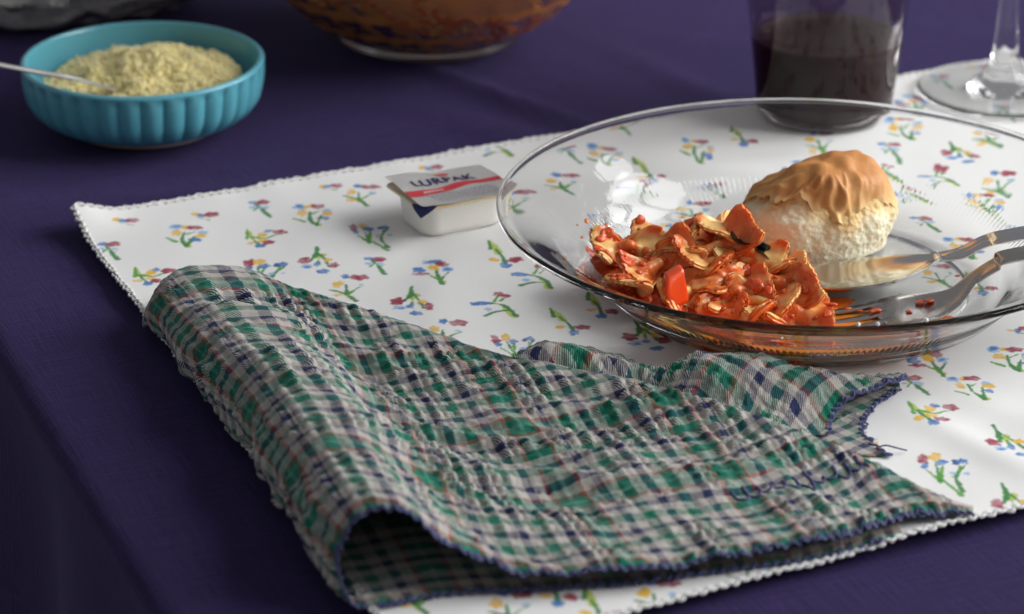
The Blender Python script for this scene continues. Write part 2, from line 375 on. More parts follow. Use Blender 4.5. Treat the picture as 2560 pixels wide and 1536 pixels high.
# motifs in a local frame, millimetres: blobs (x, y, rx, ry, colour) and strokes (points, width, colour)
MOT = {
 'sprig': ([(-5, 7, 3.2, 2.2, BL), (3.5, 6.5, 4.2, 3.2, RD), (4, 0, 3.0, 2.0, LB), (-5, 0, 2, 1.6, LB)], [([(-3, 5), (1, 0), (4, -7), (8, -14)], 0.95, G1), ([(0, 1), (-4, -4)], 0.6, G2), ([(3, -4), (6, -3)], 0.5, YG)]),
 'posy': ([(-8, 4, 3.4, 4.2, YL), (-3.5, 14, 2.8, 3.2, BL), (7, 13, 6.0, 3.8, RD), (-7, -9, 3.4, 2.2, YL), (9, 3, 2, 1.6, LB)], [([(-13, -3), (-5, -6), (1, -10), (7, -17)], 0.95, G1), ([(-2, 3), (0, -9)], 0.9, G1), ([(1, -9), (6, -2), (11, 2)], 0.7, G2), ([(-3, -7), (2, -12)], 1.2, YG)]),
 'twin': ([(-16, 11, 3.2, 5.5, RD), (-15, 4, 2.2, 2.6, BL), (-8, 13, 3.4, 4.4, YL), (-4, 8, 3.0, 3.2, BL), (6, 9, 2.2, 2.2, DB), (10, 10, 2.8, 2.6, BL), (3, -2, 2.0, 1.3, LB), (12, -2, 2.0, 1.4, LB)], [([(-14, 0), (-9, -6), (-5, -12)], 0.8, G2), ([(-8, 8), (-5, -10)], 0.8, G1), ([(-3, 5), (-5, -7)], 0.8, G2), ([(-5, -7), (2, -16), (8, -24)], 1.0, G2), ([(12, 8), (7, 0), (5, -8), (9, -20)], 0.9, G1), ([(8, 6), (7, 0)], 0.7, G2), ([(5, -8), (1, -4)], 0.5, YG)]),
 'arch': ([(-10, 0, 4.2, 5.0, RD), (-7, -8, 4.0, 3.0, LB), (-6.5, -9, 2.6, 1.8, BL), (0.5, -6, 2.4, 3.0, BL), (6, -15, 4.4, 2.8, BL), (8.5, 1, 3.2, 2.6, YL), (13.5, -6, 3.4, 4.0, RD)], [([(-2, 20), (-1.5, 12), (-2, 6)], 1.3, G1), ([(-2.5, 10), (0, 4), (3, 8)], 1.6, YG), ([(-2, 6), (-5, 1)], 0.9, G1), ([(-1, 12), (5, 3), (10, -8)], 0.9, G1), ([(1, 3), (1, -3)], 0.7, G2)]),
 'bunch': ([(-10, 16, 4.0, 4.2, LB), (-10, 17, 2.4, 2.6, BL), (-3, 16, 2.6, 2.6, YL), (4, 16, 5.2, 3.2, RD), (-8, 7, 3.6, 4.0, YL), (12, 9, 3.2, 2.6, LB), (12, 5, 3.6, 2.8, YL), (10.5, -1, 3.0, 2.6, BL)], [([(-14, 0), (-6, -5)], 1.0, G2), ([(-2, 8), (-1, -3), (4, -11)], 1.0, G1), ([(7, 3), (5, -6), (4, -11)], 1.0, G1), ([(5, -1), (9, 0)], 0.7, G1), ([(0, 6), (6, 10)], 0.5, G2), ([(-1, -4), (6, -11)], 1.4, YG)]),
 'lying': ([(-1, 7, 3.2, 3.8, YL), (2, 11, 2.8, 2.6, BL), (12, 10, 5.0, 3.4, RD), (0, -2, 3.6, 3.0, YL), (-8, -6, 3.0, 2.2, YL), (0.5, -10, 3.2, 3.0, BL), (6, -5, 4.2, 3.0, RD)], [([(-15, 14), (-13, 6), (-12, 0)], 0.9, G2), ([(-14, 12), (-9, 3), (-4, 2)], 1.5, YG), ([(-10, 3), (-4, -4), (0, -9)], 1.0, G1), ([(-8, 3), (2, 1), (8, 5), (13, 7)], 0.8, G2)]),
 'droop': ([(-5, -8, 3.4, 2.2, YL), (10, -9, 4.6, 3.0, RD), (3, -15, 3.6, 3.4, BL)], [([(-9, 14), (-5, 8), (-2, 0)], 1.7, YG), ([(-9, 15), (-8, 5)], 0.9, G1), ([(-4, 4), (1, -5), (3, -13)], 1.1, G1)]),
 'fan': ([(-3, 15, 4.6, 3.2, LB), (-3, 15, 2.6, 1.8, BL), (3, 16, 3.0, 2.4, BL), (7, 12, 4.6, 4.0, RD), (0.5, 8, 3.6, 4.2, YL), (-10, 4, 4.2, 4.0, BL), (11, 6, 3.6, 4.0, LB), (11, 6, 2.0, 2.2, BL), (-8, -1, 5.5, 2.2, RD)], [([(2, 8), (4, -2), (8, -15)], 1.0, G1), ([(-5, 1), (1, -5), (7, -10)], 0.8, G2), ([(12, 1), (8, -6), (7, -9)], 0.8, G1), ([(3, -4), (8, -12)], 1.5, YG)]),
 'spray': ([(-13, 3, 5.4, 2.6, BL), (-7, -4, 2.4, 2.0, LB), (1, 15, 2.6, 3.0, RD), (6, 12, 2.4, 2.4, RD)], [([(-9, 3), (0, 2), (7, -3), (12, -12)], 1.0, G1), ([(0, 12), (-2, 5)], 0.7, G2), ([(5, 10), (2, 6)], 0.6, G2), ([(-10, -12), (-2, -7), (6, -6)], 0.9, G1), ([(4, -2), (11, -13)], 1.5, YG)]),
 'edge': ([(-8, 0, 2.6, 2.6, YL), (-3, -1, 2.8, 2.6, BL), (4, 1, 4.6, 3.4, RD)], [([(-6, -4), (4, -6)], 0.6, G2)]),
}
PLACES = [(-0.1450, 1.0752, 'edge'), (-0.1164, 1.0825, 'edge'), (-0.0968, 1.0908, 'sprig'), (-0.1221, 1.0591, 'bunch'), (-0.0932, 1.0594, 'lying'), (-0.0758, 1.0792, 'bunch'), (-0.1492, 1.0484, 'sprig'), (-0.1308, 1.0220, 'lying'), (-0.0889, 1.0273, 'twin'), (-0.0713, 1.0364, 'arch'), (-0.0500, 1.0341, 'sprig'), (-0.0588, 1.0124, 'posy'), (-0.0290, 1.0258, 'fan'), (-0.0359, 0.9989, 'arch'), (-0.0233, 0.9715, 'posy'), (-0.0514, 1.0622, 'twin'), (-0.0585, 1.1031, 'posy'), (-0.0040, 1.0437, 'droop'), (0.0087, 1.0217, 'spray'), (-0.0049, 0.9950, 'spray'), (0.0190, 0.9836, 'droop'), (0.0308, 0.9986, 'droop'), (0.0025, 0.9609, 'twin'), (0.0457, 0.9705, 'arch'), (0.0771, 1.1086, 'sprig'), (0.0688, 1.0825, 'posy'), (0.0610, 1.0683, 'edge'), (0.0525, 1.1296, 'droop'), (0.0362, 1.1385, 'bunch'), (0.0194, 1.1086, 'posy'), (0.0031, 1.0908, 'posy'), (0.0731, 1.1467, 'bunch'), (0.0925, 1.1661, 'droop'), (0.1239, 1.1577, 'posy'), (0.1590, 1.1685, 'bunch'), (0.1914, 1.1605, 'posy'), (0.1512, 1.1499, 'sprig'), (0.1776, 1.1449, 'arch'), (0.1685, 1.1225, 'spray'), (0.1901, 1.1130, 'posy'), (0.1822, 1.0917, 'bunch'), (0.1471, 1.1274, 'spray'), (0.1539, 1.1014, 'spray'), (0.1667, 1.2082, 'fan'), (0.1827, 1.2366, 'sprig'), (0.2019, 1.2513, 'edge'), (0.1551, 1.0711, 'sprig'), (0.1670, 1.0426, 'bunch'), (0.1542, 1.0217, 'posy'), (0.1676, 1.0131, 'droop'), (0.1414, 0.9469, 'fan'), (0.1695, 0.9479, 'bunch'), (0.1770, 0.9760, 'edge'), (0.1337, 0.9307, 'sprig'), (0.1535, 0.9237, 'bunch'), (0.1370, 0.9039, 'lying'), (0.1585, 0.8842, 'arch'), (0.1370, 0.8640, 'twin'), (0.1538, 0.8419, 'arch'), (0.0698, 0.7959, 'posy'), (0.0419, 0.7817, 'posy'), (0.0986, 0.8099, 'edge'), (0.1113, 0.8194, 'posy'), (-0.0274, 0.7832, 'posy'), (-0.0007, 0.7751, 'posy'), (0.0122, 0.7880, 'droop'), (0.0244, 0.7772, 'droop'), (0.0457, 1.1755, 'posy'), (0.0223, 1.1431, 'sprig'), (0.0593, 1.1900, 'edge'), (-0.0155, 1.1121, 'edge'), (0.1417, 1.1900, 'droop'), (0.0480, 1.1078, 'spray'), (0.0302, 1.0743, 'sprig'), (-0.0316, 1.1341, 'edge'), (-0.0700, 1.1121, 'edge')]
base_pts = [np.array(p[:2]) for p in PLACES]
keys = list(MOT)
extra = []
for k in range(4000):
    q = mat_xy(np.array([random.random()]), np.array([random.random()]))[0]
    if all(np.linalg.norm(q - p) > 0.030 for p in base_pts):
        base_pts.append(q); extra.append((q[0], q[1], keys[random.randrange(9)]))
def paint(mask_idx, cov, c):
    col[mask_idx] = col[mask_idx] * (1 - cov[:, None]) + np.array(c, np.float32) * cov[:, None]
mxr = mxy.reshape(NL, NW, 2)
gx = np.arange(NL * NW).reshape(NL, NW)
# inverse of the near-affine mat frame, to find the grid window round a motif
Aff = np.stack([(CC_ - CB + CD - CA) / 2, (CA - CB + CD - CC_) / 2], 1); Ainv = np.linalg.inv(Aff); Mid = (CA + CB + CC_ + CD) / 4
wig = vnoise(np.stack([mxy[:, 0], mxy[:, 1], 0 * mz], 1) * 900, 21) * 0.00035 + vnoise(np.stack([mxy[:, 0], mxy[:, 1], 0 * mz], 1) * 380, 22) * 0.0005
for n_, (px, py, kind) in enumerate(list(PLACES) + extra):
    st_ = Ainv @ (np.array([px, py]) - Mid) + 0.5
    i0 = int(max(0, (st_[0] - 0.07) * NL)); i1 = int(min(NL, (st_[0] + 0.07) * NL)); j0 = int(max(0, (st_[1] - 0.09) * NW)); j1 = int(min(NW, (st_[1] + 0.09) * NW))
    if i1 <= i0 or j1 <= j0: continue
    idx = gx[i0:i1, j0:j1].ravel(); rel = mxy[idx] - np.array([px, py]); wg = wig[idx]
    rr = random.Random(n_); a = R(rr.uniform(-7, 7)); sc_ = rr.uniform(0.58, 0.64)
    ca, sa = math.cos(a), math.sin(a)
    X = (rel[:, 0] * ca + rel[:, 1] * sa) / sc_ / 0.92; Y = (-rel[:, 0] * sa + rel[:, 1] * ca) / sc_ / 0.92
    blobs, strokes = MOT[kind]
    AAW = 0.0007
    def do_strokes(sel):
        for pts, wd, c in sel:
            q = catmull(np.array(pts) * 0.001 * np.array([0.86, 1.22]), 7 * len(pts)); d = np.full(len(idx), 9.0)
            ws = np.linspace(0.6, 1.15, len(q)) if pts[0][1] > pts[-1][1] else np.linspace(1.15, 0.6, len(q))
            for (qx, qy), w_ in zip(q, ws): d = np.minimum(d, np.hypot(X - qx, (Y - qy)) / w_)
            paint(idx, np.clip((wd * 0.00145 - d + wg * 1.2) / AAW + 0.5, 0, 1) * 0.95, c)
    do_strokes([s for s in strokes if s[2] is YG]); do_strokes([s for s in strokes if s[2] is not YG])
    for bx, by, rx, ry, c in blobs:
        bx *= 0.00086; by *= 0.001 * 1.22; ry_ = ry * 1.20; rx = rx * 1.02
        th = np.arctan2((Y - by) / ry_, (X - bx) / rx)
        d = (1 + 0.07 * np.sin(2 * th + bx * 9000 + n_) + 0.10 * np.sin(5 * th + by * 7000 + n_) + 0.06 * np.sin(7 * th + n_)) - np.hypot((X - bx) / (rx * 0.001), (Y - by) / (ry_ * 0.001))
        cov = np.clip(d * rx * 0.001 / AAW + 0.5 + wg / AAW * 1.6, 0, 1) * (0.72 + 0.28 * np.clip(0.5 + wg / 0.0006, 0, 1))
        paint(idx, cov, c)
mat_o = tag(obj('placemat', None), 'white cotton placemat printed with small flower sprigs and edged in crochet', 'placemat')
mU = np.stack([S_ * 0.43, T_ * 0.36], 1)
V3 = np.stack([mxy[:, 0], mxy[:, 1], mz], 1)
obj('printed_cloth', mesh_np('printed_cloth', V3, quads(NL, NW), uv=mU, col=col), M['printed_cotton'], mat_o)
# crochet edging: a rolled hem cord and a row of little loops
def edging(P0, P1, outward, seed):
    L = np.linalg.norm(P1 - P0); pitch = 0.0037; n = int(L / pitch); out = []
    s = np.linspace(0, 1, n * 8); q = P0 + (P1 - P0) * s[:, None]; z = mat_z(q * 0.998 + 0.002 * (CA + CC_) / 2)
    o = np.asarray(outward); wob = 0.00025 * vnoise(np.stack([s * n * 1.3, 0 * s, 0 * s + seed], 1), seed)
    path = np.stack([q[:, 0] + o[0] * (0.0004 + wob), q[:, 1] + o[1] * (0.0004 + wob), z + 0.0005 + 0.0003 * np.sin(s * n * 2 * np.pi)], 1)
    out.append(tube(path, 0.00060, 6))
    d = (P1 - P0) / L
    for k in range(n):
        r_ = random.Random(seed * 1000 + k)
        c = P0 + (P1 - P0) * ((k + 0.5) / n); zc = float(mat_z((c * 0.998 + 0.002 * (CA + CC_) / 2)[None])[0])
        th = np.linspace(-0.15, math.pi + 0.15, 9); ra = pitch * r_.uniform(0.46, 0.54); rb = 0.0019 * r_.uniform(0.8, 1.2)
        p = np.stack([c[0] + d[0] * ra * np.cos(th) + o[0] * rb * np.sin(th), c[1] + d[1] * ra * np.cos(th) + o[1] * rb * np.sin(th), zc + 0.0004 + r_.uniform(-0.0003, 0.0006) * np.sin(th)], 1)
        out.append(tube(p, 0.00046, 5))
        if r_.random() < 0.55: continue
        e = c + o * rb * 1.05
        out.append(tube(np.array([[e[0] - d[0] * 0.0004, e[1] - d[1] * 0.0004, zc + 0.0002], [e[0], e[1], zc + 0.0009], [e[0] + d[0] * 0.0004, e[1] + d[1] * 0.0004, zc + 0.0002]]), 0.00036, 5))
    return out
ed = []
def outw(a, b): d = (b - a) / np.linalg.norm(b - a); return np.array([d[1], -d[0]])
for k, (a, b) in enumerate(((CB, CC_), (CC_, CD), (CD, CA), (CA, CB))): ed += edging(a, b, outw(a, b), k + 1)
V_, F_ = joined(ed); e_ = obj('crochet_edging', mesh_np('crochet_edging', V_, F_), M['white_thread'], mat_o)

# ------------------------------------------------------------------ the checked napkin
nap = tag(obj('napkin', None), 'green, navy and white checked seersucker napkin folded over with a rolled left edge', 'napkin')
hem = np.array([(0.11735, 0.81785, 0.00220), (0.08118, 0.80153, 0.00220), (0.04404, 0.79178, 0.00220), (0.00764, 0.78548, 0.00220), (-0.01878, 0.78273, 0.00220), (-0.03535, 0.77630, 0.00220), (-0.04385, 0.77446, 0.00240), (-0.04888, 0.77598, 0.00400), (-0.05209, 0.77980, 0.00800), (-0.05343, 0.78499, 0.01400), (-0.05068, 0.78576, 0.02100), (-0.04607, 0.78645, 0.02600), (-0.03952, 0.78757, 0.02850), (-0.02995, 0.78581, 0.02700), (-0.02224, 0.78447, 0.02100), (-0.01035, 0.78466, 0.01350), (0.00760, 0.78313, 0.00850), (0.03167, 0.78651, 0.00750), (0.05610, 0.79313, 0.00750), (0.08090, 0.80037, 0.00750), (0.10414, 0.81228, 0.00650), (0.12046, 0.82445, 0.00550), (0.13222, 0.82815, 0.00500), (0.14007, 0.83023, 0.00450)])
ridge = np.array([(0.11447, 0.85966, 0.00220), (0.06997, 0.89261, 0.00220), (0.02257, 0.92771, 0.00220), (-0.03353, 0.95817, 0.00220), (-0.07797, 0.98669, 0.00220), (-0.11046, 0.99220, 0.00220), (-0.12079, 0.97920, 0.00230), (-0.12395, 0.97173, 0.00400), (-0.12537, 0.97023, 0.00700), (-0.12526, 0.97360, 0.01100), (-0.12345, 0.97936, 0.01400), (-0.12013, 0.98573, 0.01600), (-0.11414, 0.99153, 0.01750), (-0.09840, 0.99418, 0.01750), (-0.08706, 0.98821, 0.01700), (-0.07487, 0.97832, 0.01600), (-0.05188, 0.96179, 0.01500), (-0.02173, 0.93958, 0.01400), (0.00731, 0.92103, 0.01400), (0.04344, 0.90276, 0.01400), (0.07686, 0.88165, 0.01300), (0.10629, 0.85903, 0.01000), (0.12559, 0.84147, 0.00700), (0.14015, 0.83078, 0.00450)])
zm1 = [2.2] * 6 + [2.4, 4, 9, 14.5, 20, 24, 26, 24.5, 19.5, 12.5, 8.5, 7.0, 9.0, 8.5, 8.0, 7.0, 6.0, 4.5]
zm2 = [2.2] * 6 + [2.4, 4, 8.5, 13.5, 18, 21, 22.5, 21, 17.5, 12, 9.5, 10.0, 8.5, 9.5, 9.5, 8.5, 6.5, 4.5]
def mid(t, zs):
    q = hem * (1 - t) + ridge * t; q[:, 2] = np.array(zs) / 1000
    # the roll is slimmer half way along
    for i in range(7, 16): q[i, 0] += 0.0035 * math.sin(math.pi * t)
    return q
curves = [hem, mid(1 / 3, zm1), mid(2 / 3, zm2), ridge]
off = ridge - mid(2 / 3, zm2); off[:, 2] = 0; off /= np.maximum(np.linalg.norm(off, axis=1), 1e-6)[:, None]
for d_, dz in ((0.004, 0.30), (0.0065, 0.72), (0.0070, 1.0)):
    q = ridge + off * d_; q[:, 2] = ridge[:, 2] - (ridge[:, 2] - 0.0020) * dz; curves.append(q)
NQ, NT1, NT2 = 760, 300, 26
samp = [even(c, NQ) if k == 0 else catmull(c, NQ) for k, c in enumerate(curves)]
# sample every curve at the same control index as the evenly spaced hem samples
hq = catmull(hem, 40 * len(hem)); hs = np.r_[0, np.cumsum(np.linalg.norm(np.diff(hq, axis=0), axis=1))]
tq = np.linspace(0, hs[-1], NQ); ci = np.interp(tq, hs, np.linspace(0, len(hem) - 1, len(hq)))
def at_index(c):
    d = catmull(c, 60 * (len(c) - 1) + 1); x = np.linspace(0, len(c) - 1, len(d))
    return np.stack([np.interp(ci, x, d[:, i]) for i in range(3)], 1)
samp = np.array([at_index(c) for c in curves])
q0 = np.array([catmull(samp[:4, i], NT1) for i in range(NQ)])
q1 = np.array([catmull(samp[3:, i], NT2) for i in range(NQ)])[:, 1:]
NV = NT1 + NT2 - 1
G = np.concatenate([q0, q1], 1)                       # NQ x NV x 3
bl = np.concatenate([np.zeros((NQ, 1)), np.cumsum(np.linalg.norm(np.diff(G, axis=1), axis=2), axis=1)], 1)
al = np.repeat(tq[:, None], NV, 1)
def pucker(G, A, B, seed, wr=0.0019, flip=1.0):
    """slack wrinkles and the puckered cells of the weave, along the surface normal"""
    du = np.gradient(G, axis=0); dv = np.gradient(G, axis=1); N = np.cross(du, dv); N /= np.maximum(np.linalg.norm(N, axis=2), 1e-12)[..., None]; N *= flip
    ab = np.stack([A.ravel(), B.ravel(), 0 * A.ravel()], 1)
    cs, sn = math.cos(0.6), math.sin(0.6); rot = np.stack([ab[:, 0] * cs - ab[:, 1] * sn, ab[:, 0] * sn + ab[:, 1] * cs, ab[:, 2]], 1)
    rg = 1 - 2.2 * np.abs(vnoise(rot * np.array([24, 62, 1]) + 0.35 * vnoise(ab * 40, seed + 2)[:, None], seed + 1))
    rg2 = 1 - 2.2 * np.abs(vnoise(ab * np.array([62, 115, 1]), seed + 6))
    wrk = (0.55 * fbm(ab * np.array([32, 60, 1]), seed, 3) + 0.85 * rg + 0.28 * rg2) * wr
    xs = np.linspace(0, 1, 400); lv = np.zeros(400)
    for (p0, c), (p1, _) in zip(ST, ST[1:] + [(1.0, None)]):
        m = (xs >= p0) & (xs < p1); w_ = (p1 - p0) * per
        lv[m] = (0.15 if c in (NAVY, RED) else 1.0) * np.sin(np.pi * (xs[m] - p0) / (p1 - p0)) ** 0.8 * min(1.0, w_ / 0.0034)
    j1 = vnoise(ab * 140, seed + 3).reshape(A.shape); j2 = vnoise(ab * 90, seed + 4).reshape(A.shape); j3 = vnoise(ab * 60, seed + 5).reshape(A.shape)
    fa_ = np.interp(((A + 0.0005 * j1) / per) % 1, xs, lv); fb_ = np.interp(((B + 0.0005 * j2) / per) % 1, xs, lv)
    cell = fa_ * fb_
    cr1 = 1 - np.abs(vnoise(ab * np.array([150, 330, 1]), seed + 7)).reshape(A.shape) * 2
    cr2 = vnoise(ab * np.array([330, 150, 1]), seed + 8).reshape(A.shape); cr3 = vnoise(ab * 620, seed + 9).reshape(A.shape)
    return G + N * (wrk.reshape(A.shape) + 0.00125 * cell * (0.65 + 1.2 * j3 + 0.7 * j1) + 0.00026 * cr1 + 0.00024 * cr2 + 0.00026 * cr3 - 0.0003)[..., None]
def ground(P, up=0.0008):
    """lift points that would sink into the placemat or the cloth"""
    xy_ = P[..., :2].reshape(-1, 2); st2 = (xy_ - Mid) @ Ainv.T + 0.5
    ins = np.clip(np.minimum(np.minimum(st2[:, 0], 1 - st2[:, 0]), np.minimum(st2[:, 1], 1 - st2[:, 1])) / 0.012 + 1, 0, 1)
    g = (mat_z(xy_) * ins + up).reshape(P.shape[:-1]); P[..., 2] = np.maximum(P[..., 2], g + 0.00025 * vnoise(P.reshape(-1, 3) * 260, 6).reshape(g.shape)); return P
G0 = G.copy(); G = pucker(G, al, bl, 31); fade = np.clip((NT1 + 4 - np.arange(NV)) / 16.0, 0.12, 1)[None, :, None]; G = G0 * (1 - fade) + G * fade
G = ground(G)
nf = obj('front_fold', mesh_np('front_fold', G.reshape(-1, 3), quads(NQ, NV), uv=np.stack([al.ravel() + 0.012, bl.ravel() + 0.007], 1)), M['checked_seersucker'], nap)
sm = nf.modifiers.new('thickness', 'SOLIDIFY'); sm.thickness = 0.0006; sm.offset = 0
# the part folded behind, open at its right end
cr_ = np.array([(-0.0120, 0.9260, 0.0040), (-0.0010, 0.9310, 0.0090), (0.01017, 0.93466, 0.01300), (0.02256, 0.93229, 0.01300), (0.03624, 0.92767, 0.01100), (0.04714, 0.92443, 0.00900), (0.05525, 0.92313, 0.01200), (0.06596, 0.92047, 0.01500), (0.08352, 0.91815, 0.01500), (0.09676, 0.91303, 0.01300), (0.11195, 0.91458, 0.01050), (0.12819, 0.91872, 0.00800)])
fs = cr_ + np.array([-0.002, -0.011, -0.002]); fb = cr_ + np.array([-0.003, -0.026, -0.005]); ff = cr_ + np.array([-0.004, -0.042, -0.0075])
for i_, q in enumerate(cr_):
    k = 1.0 if i_ < 6 else 1.7
    fs[i_] = q + np.array([-0.002, -0.0068 * k, -0.0030]); fb[i_] = (q[0] - 0.003, q[1] - 0.014 * k, 0.0050 + 0.0022 * (k - 1)); ff[i_] = (q[0] - 0.004, q[1] - 0.021 * k, 0.0030)
bs = cr_ + np.array([0.001, 0.007, -0.003]); bb_ = cr_ + np.array([0.001, 0.0095, 0]); bb_[:, 2] = 0.0045; bt = cr_ + np.array([0.001, 0.006, 0]); bt[:, 2] = 0.0022
fs[-3:] = [(0.09308, 0.90113, 0.01150), (0.10211, 0.90372, 0.01000), (0.11123, 0.90428, 0.00900)]; fb[-3:] = [(0.08716, 0.89284, 0.00800), (0.09453, 0.89296, 0.00750), (0.10380, 0.89602, 0.00650)]; ff[-3:] = [(0.08400, 0.88523, 0.00500), (0.09182, 0.88371, 0.00500), (0.10109, 0.88628, 0.00450)]
secs = [bt, bb_, bs, cr_, fs, fb, ff]
NB1, NB2 = 330, 150
s1 = np.array([catmull(c, NB1) for c in secs]); Gb = np.array([catmull(s1[:, i], NB2) for i in range(NB1)])
ab = np.concatenate([np.zeros((1, NB2)), np.cumsum(np.linalg.norm(np.diff(Gb, axis=0), axis=2), axis=0)], 0); bb2 = np.concatenate([np.zeros((NB1, 1)), np.cumsum(np.linalg.norm(np.diff(Gb, axis=1), axis=2), axis=1)], 1)
c45, s45 = math.cos(R(40)), math.sin(R(40)); X2, Y2 = Gb[..., 0] + 1, Gb[..., 1] - 1.1 * Gb[..., 2] * np.sign(np.linspace(-1, 1, NB2) + 0.2)[None]; A2, B2 = X2 * c45 - Y2 * s45 + 1, X2 * s45 + Y2 * c45
Gb = pucker(Gb, A2, B2, 77, 0.0011, -1.0); Gb = ground(Gb)
nb = obj('back_fold', mesh_np('back_fold', Gb.reshape(-1, 3), quads(NB1, NB2), uv=np.stack([A2.ravel() + 0.2, B2.ravel() + 0.2], 1)), M['checked_seersucker'], nap)
sm = nb.modifiers.new('thickness', 'SOLIDIFY'); sm.thickness = 0.0006; sm.offset = 0
lh = np.array([(0.12864, 0.92400, 0.00300), (0.12028, 0.91265, 0.00240), (0.11468, 0.90091, 0.00240), (0.11253, 0.89065, 0.00240), (0.11431, 0.88240, 0.00240), (0.11879, 0.87278, 0.00240)]); ll = np.array([(0.08476, 0.92892, 0.00240), (0.08376, 0.91587, 0.00240), (0.08291, 0.90469, 0.00240), (0.08220, 0.89529, 0.00240), (0.08415, 0.88605, 0.00240), (0.08714, 0.87397, 0.00240)])
NC1, NC2 = 90, 110
ra, rb_ = catmull(ll, NC2), catmull(lh, NC2); tt = np.linspace(0, 1, NC1)[:, None, None]; Gc = ra[None] * (1 - tt) + rb_[None] * tt
A3 = (Gc[..., 0] * c45 + Gc[..., 1] * s45) + 1; B3 = (-Gc[..., 0] * s45 + Gc[..., 1] * c45) + 1
Gc = pucker(Gc, A3, B3, 99, 0.0006, 1.0); Gc = ground(Gc)
nc = obj('under_layer', mesh_np('under_layer', Gc.reshape(-1, 3), quads(NC1, NC2), uv=np.stack([A3.ravel(), B3.ravel()], 1)), M['checked_seersucker'], nap)
sm = nc.modifiers.new('thickness', 'SOLIDIFY'); sm.thickness = 0.0006; sm.offset = 0
# blue whip-stitched hems with small loops
def stitch(edge, inner, seed, pitch=0.0033):
    """edge: points along the cloth edge; inner: the same a few mm inside"""
    s = np.r_[0, np.cumsum(np.linalg.norm(np.diff(edge, axis=0), axis=1))]; n = max(3, int(s[-1] / pitch)); out = []
    g = lambda arr, x: np.stack([np.interp(x, s, arr[:, i]) for i in range(3)], -1)
    x = np.linspace(0, s[-1], n * 10); e = g(edge, x); o = e - g(inner, x); o /= np.maximum(np.linalg.norm(o, axis=1), 1e-9)[:, None]
    ph = x / pitch * 2 * np.pi + 2.2 * vnoise(np.stack([x * 200, 0 * x, 0 * x], 1), seed)
    am = 0.0006 * (1 + 0.9 * vnoise(np.stack([x * 330, 0 * x + 4, 0 * x], 1), seed))
    p = e + o * (0.0003 + am * np.sin(ph))[:, None]; p[:, 2] += 0.0004 * np.cos(ph)
    out.append(tube(p, 0.00046, 6))
    p = e - o * (0.0002 + am * 1.0 * np.sin(ph + 1.9))[:, None]; p[:, 2] += 0.0005 * np.cos(ph + 0.6) + 0.0003
    out.append(tube(p, 0.00034, 5))
    for k in range(n):
        r_ = random.Random(seed * 999 + k)
        if r_.random() < 0.5: continue
        xx = (k + r_.random()) / n * s[-1]; c = g(edge, np.array([xx]))[0]; oo = c - g(inner, np.array([xx]))[0]; oo /= max(np.linalg.norm(oo), 1e-9)
        tg = g(edge, np.array([min(s[-1], xx + 0.001)]))[0] - c; tg /= max(np.linalg.norm(tg), 1e-9)
        th = np.linspace(-0.6, math.pi + 0.6, 9); ra = r_.uniform(0.0006, 0.0012)
        out.append(tube(c + (oo * 0.0004) + np.cos(th)[:, None] * tg * ra + np.sin(th)[:, None] * oo * ra * r_.uniform(0.8, 1.6) + np.array([0, 0, 0.0003]), 0.0003, 5))
    return out
i_s = int(NQ * 0.02)
hp = stitch(G[i_s:, 0], G[i_s:, 12], 1) + stitch(Gb[-1, 25:], Gb[-12, 25:], 2) + stitch(Gc[-1], Gc[-10], 3)
V_, F_ = joined(hp); V_ = ground(V_, 0.0004); obj('hem_stitching', mesh_np('hem_stitching', V_, F_), M['navy_thread'], nap)
# stitched script along the near right side of the fold
def on_front(iu, iv): return G[int(np.clip(iu, 0, NQ - 1)), int(np.clip(iv, 0, NV - 1))]
def nearest(xy_):
    top_ = G[NQ // 3:, :NT1]; d = np.hypot(top_[..., 0] - xy_[0], top_[..., 1] - xy_[1]); return top_[np.unravel_index(np.argmin(d), d.shape)]
sa_, sb_ = np.array((0.06780, 0.83289, 0.00850)), np.array((0.11006, 0.85131, 0.00850)); dd = sb_ - sa_; Ld = np.linalg.norm(dd[:2]); dd = dd / Ld; nn = np.array([-dd[1], dd[0], 0])
pp = []
for k in range(240):
    u_ = k / 239; ph = u_ * 2 * math.pi * 10.5; hgt = 0.0022 * (1 + 0.6 * math.sin(u_ * 17) + (1.5 if 0.52 < u_ < 0.60 or 0.93 < u_ < 0.99 else 0))
    q = sa_ + dd * (u_ * Ld - 0.0011 * math.sin(ph)) + nn * hgt * (math.cos(ph) - (0.9 if 0.62 < u_ < 0.68 else 0)); c = nearest(q[:2]); pp.append((q[0], q[1], c[2] + 0.0006))
V_, F_ = tube(np.array(pp), 0.00042, 5); obj('embroidered_script', mesh_np('embroidered_script', V_, F_), M['navy_thread'], nap)
V_, F_ = tube(even(np.array([(0.11653, 0.87874, 0.00300), (0.11902, 0.87789, 0.00400), (0.12205, 0.87567, 0.00420), (0.12548, 0.87634, 0.00300)]), 24), 0.00028, 5); obj('loose_thread', mesh_np('loose_thread', V_, F_), M['navy_thread'], nap)

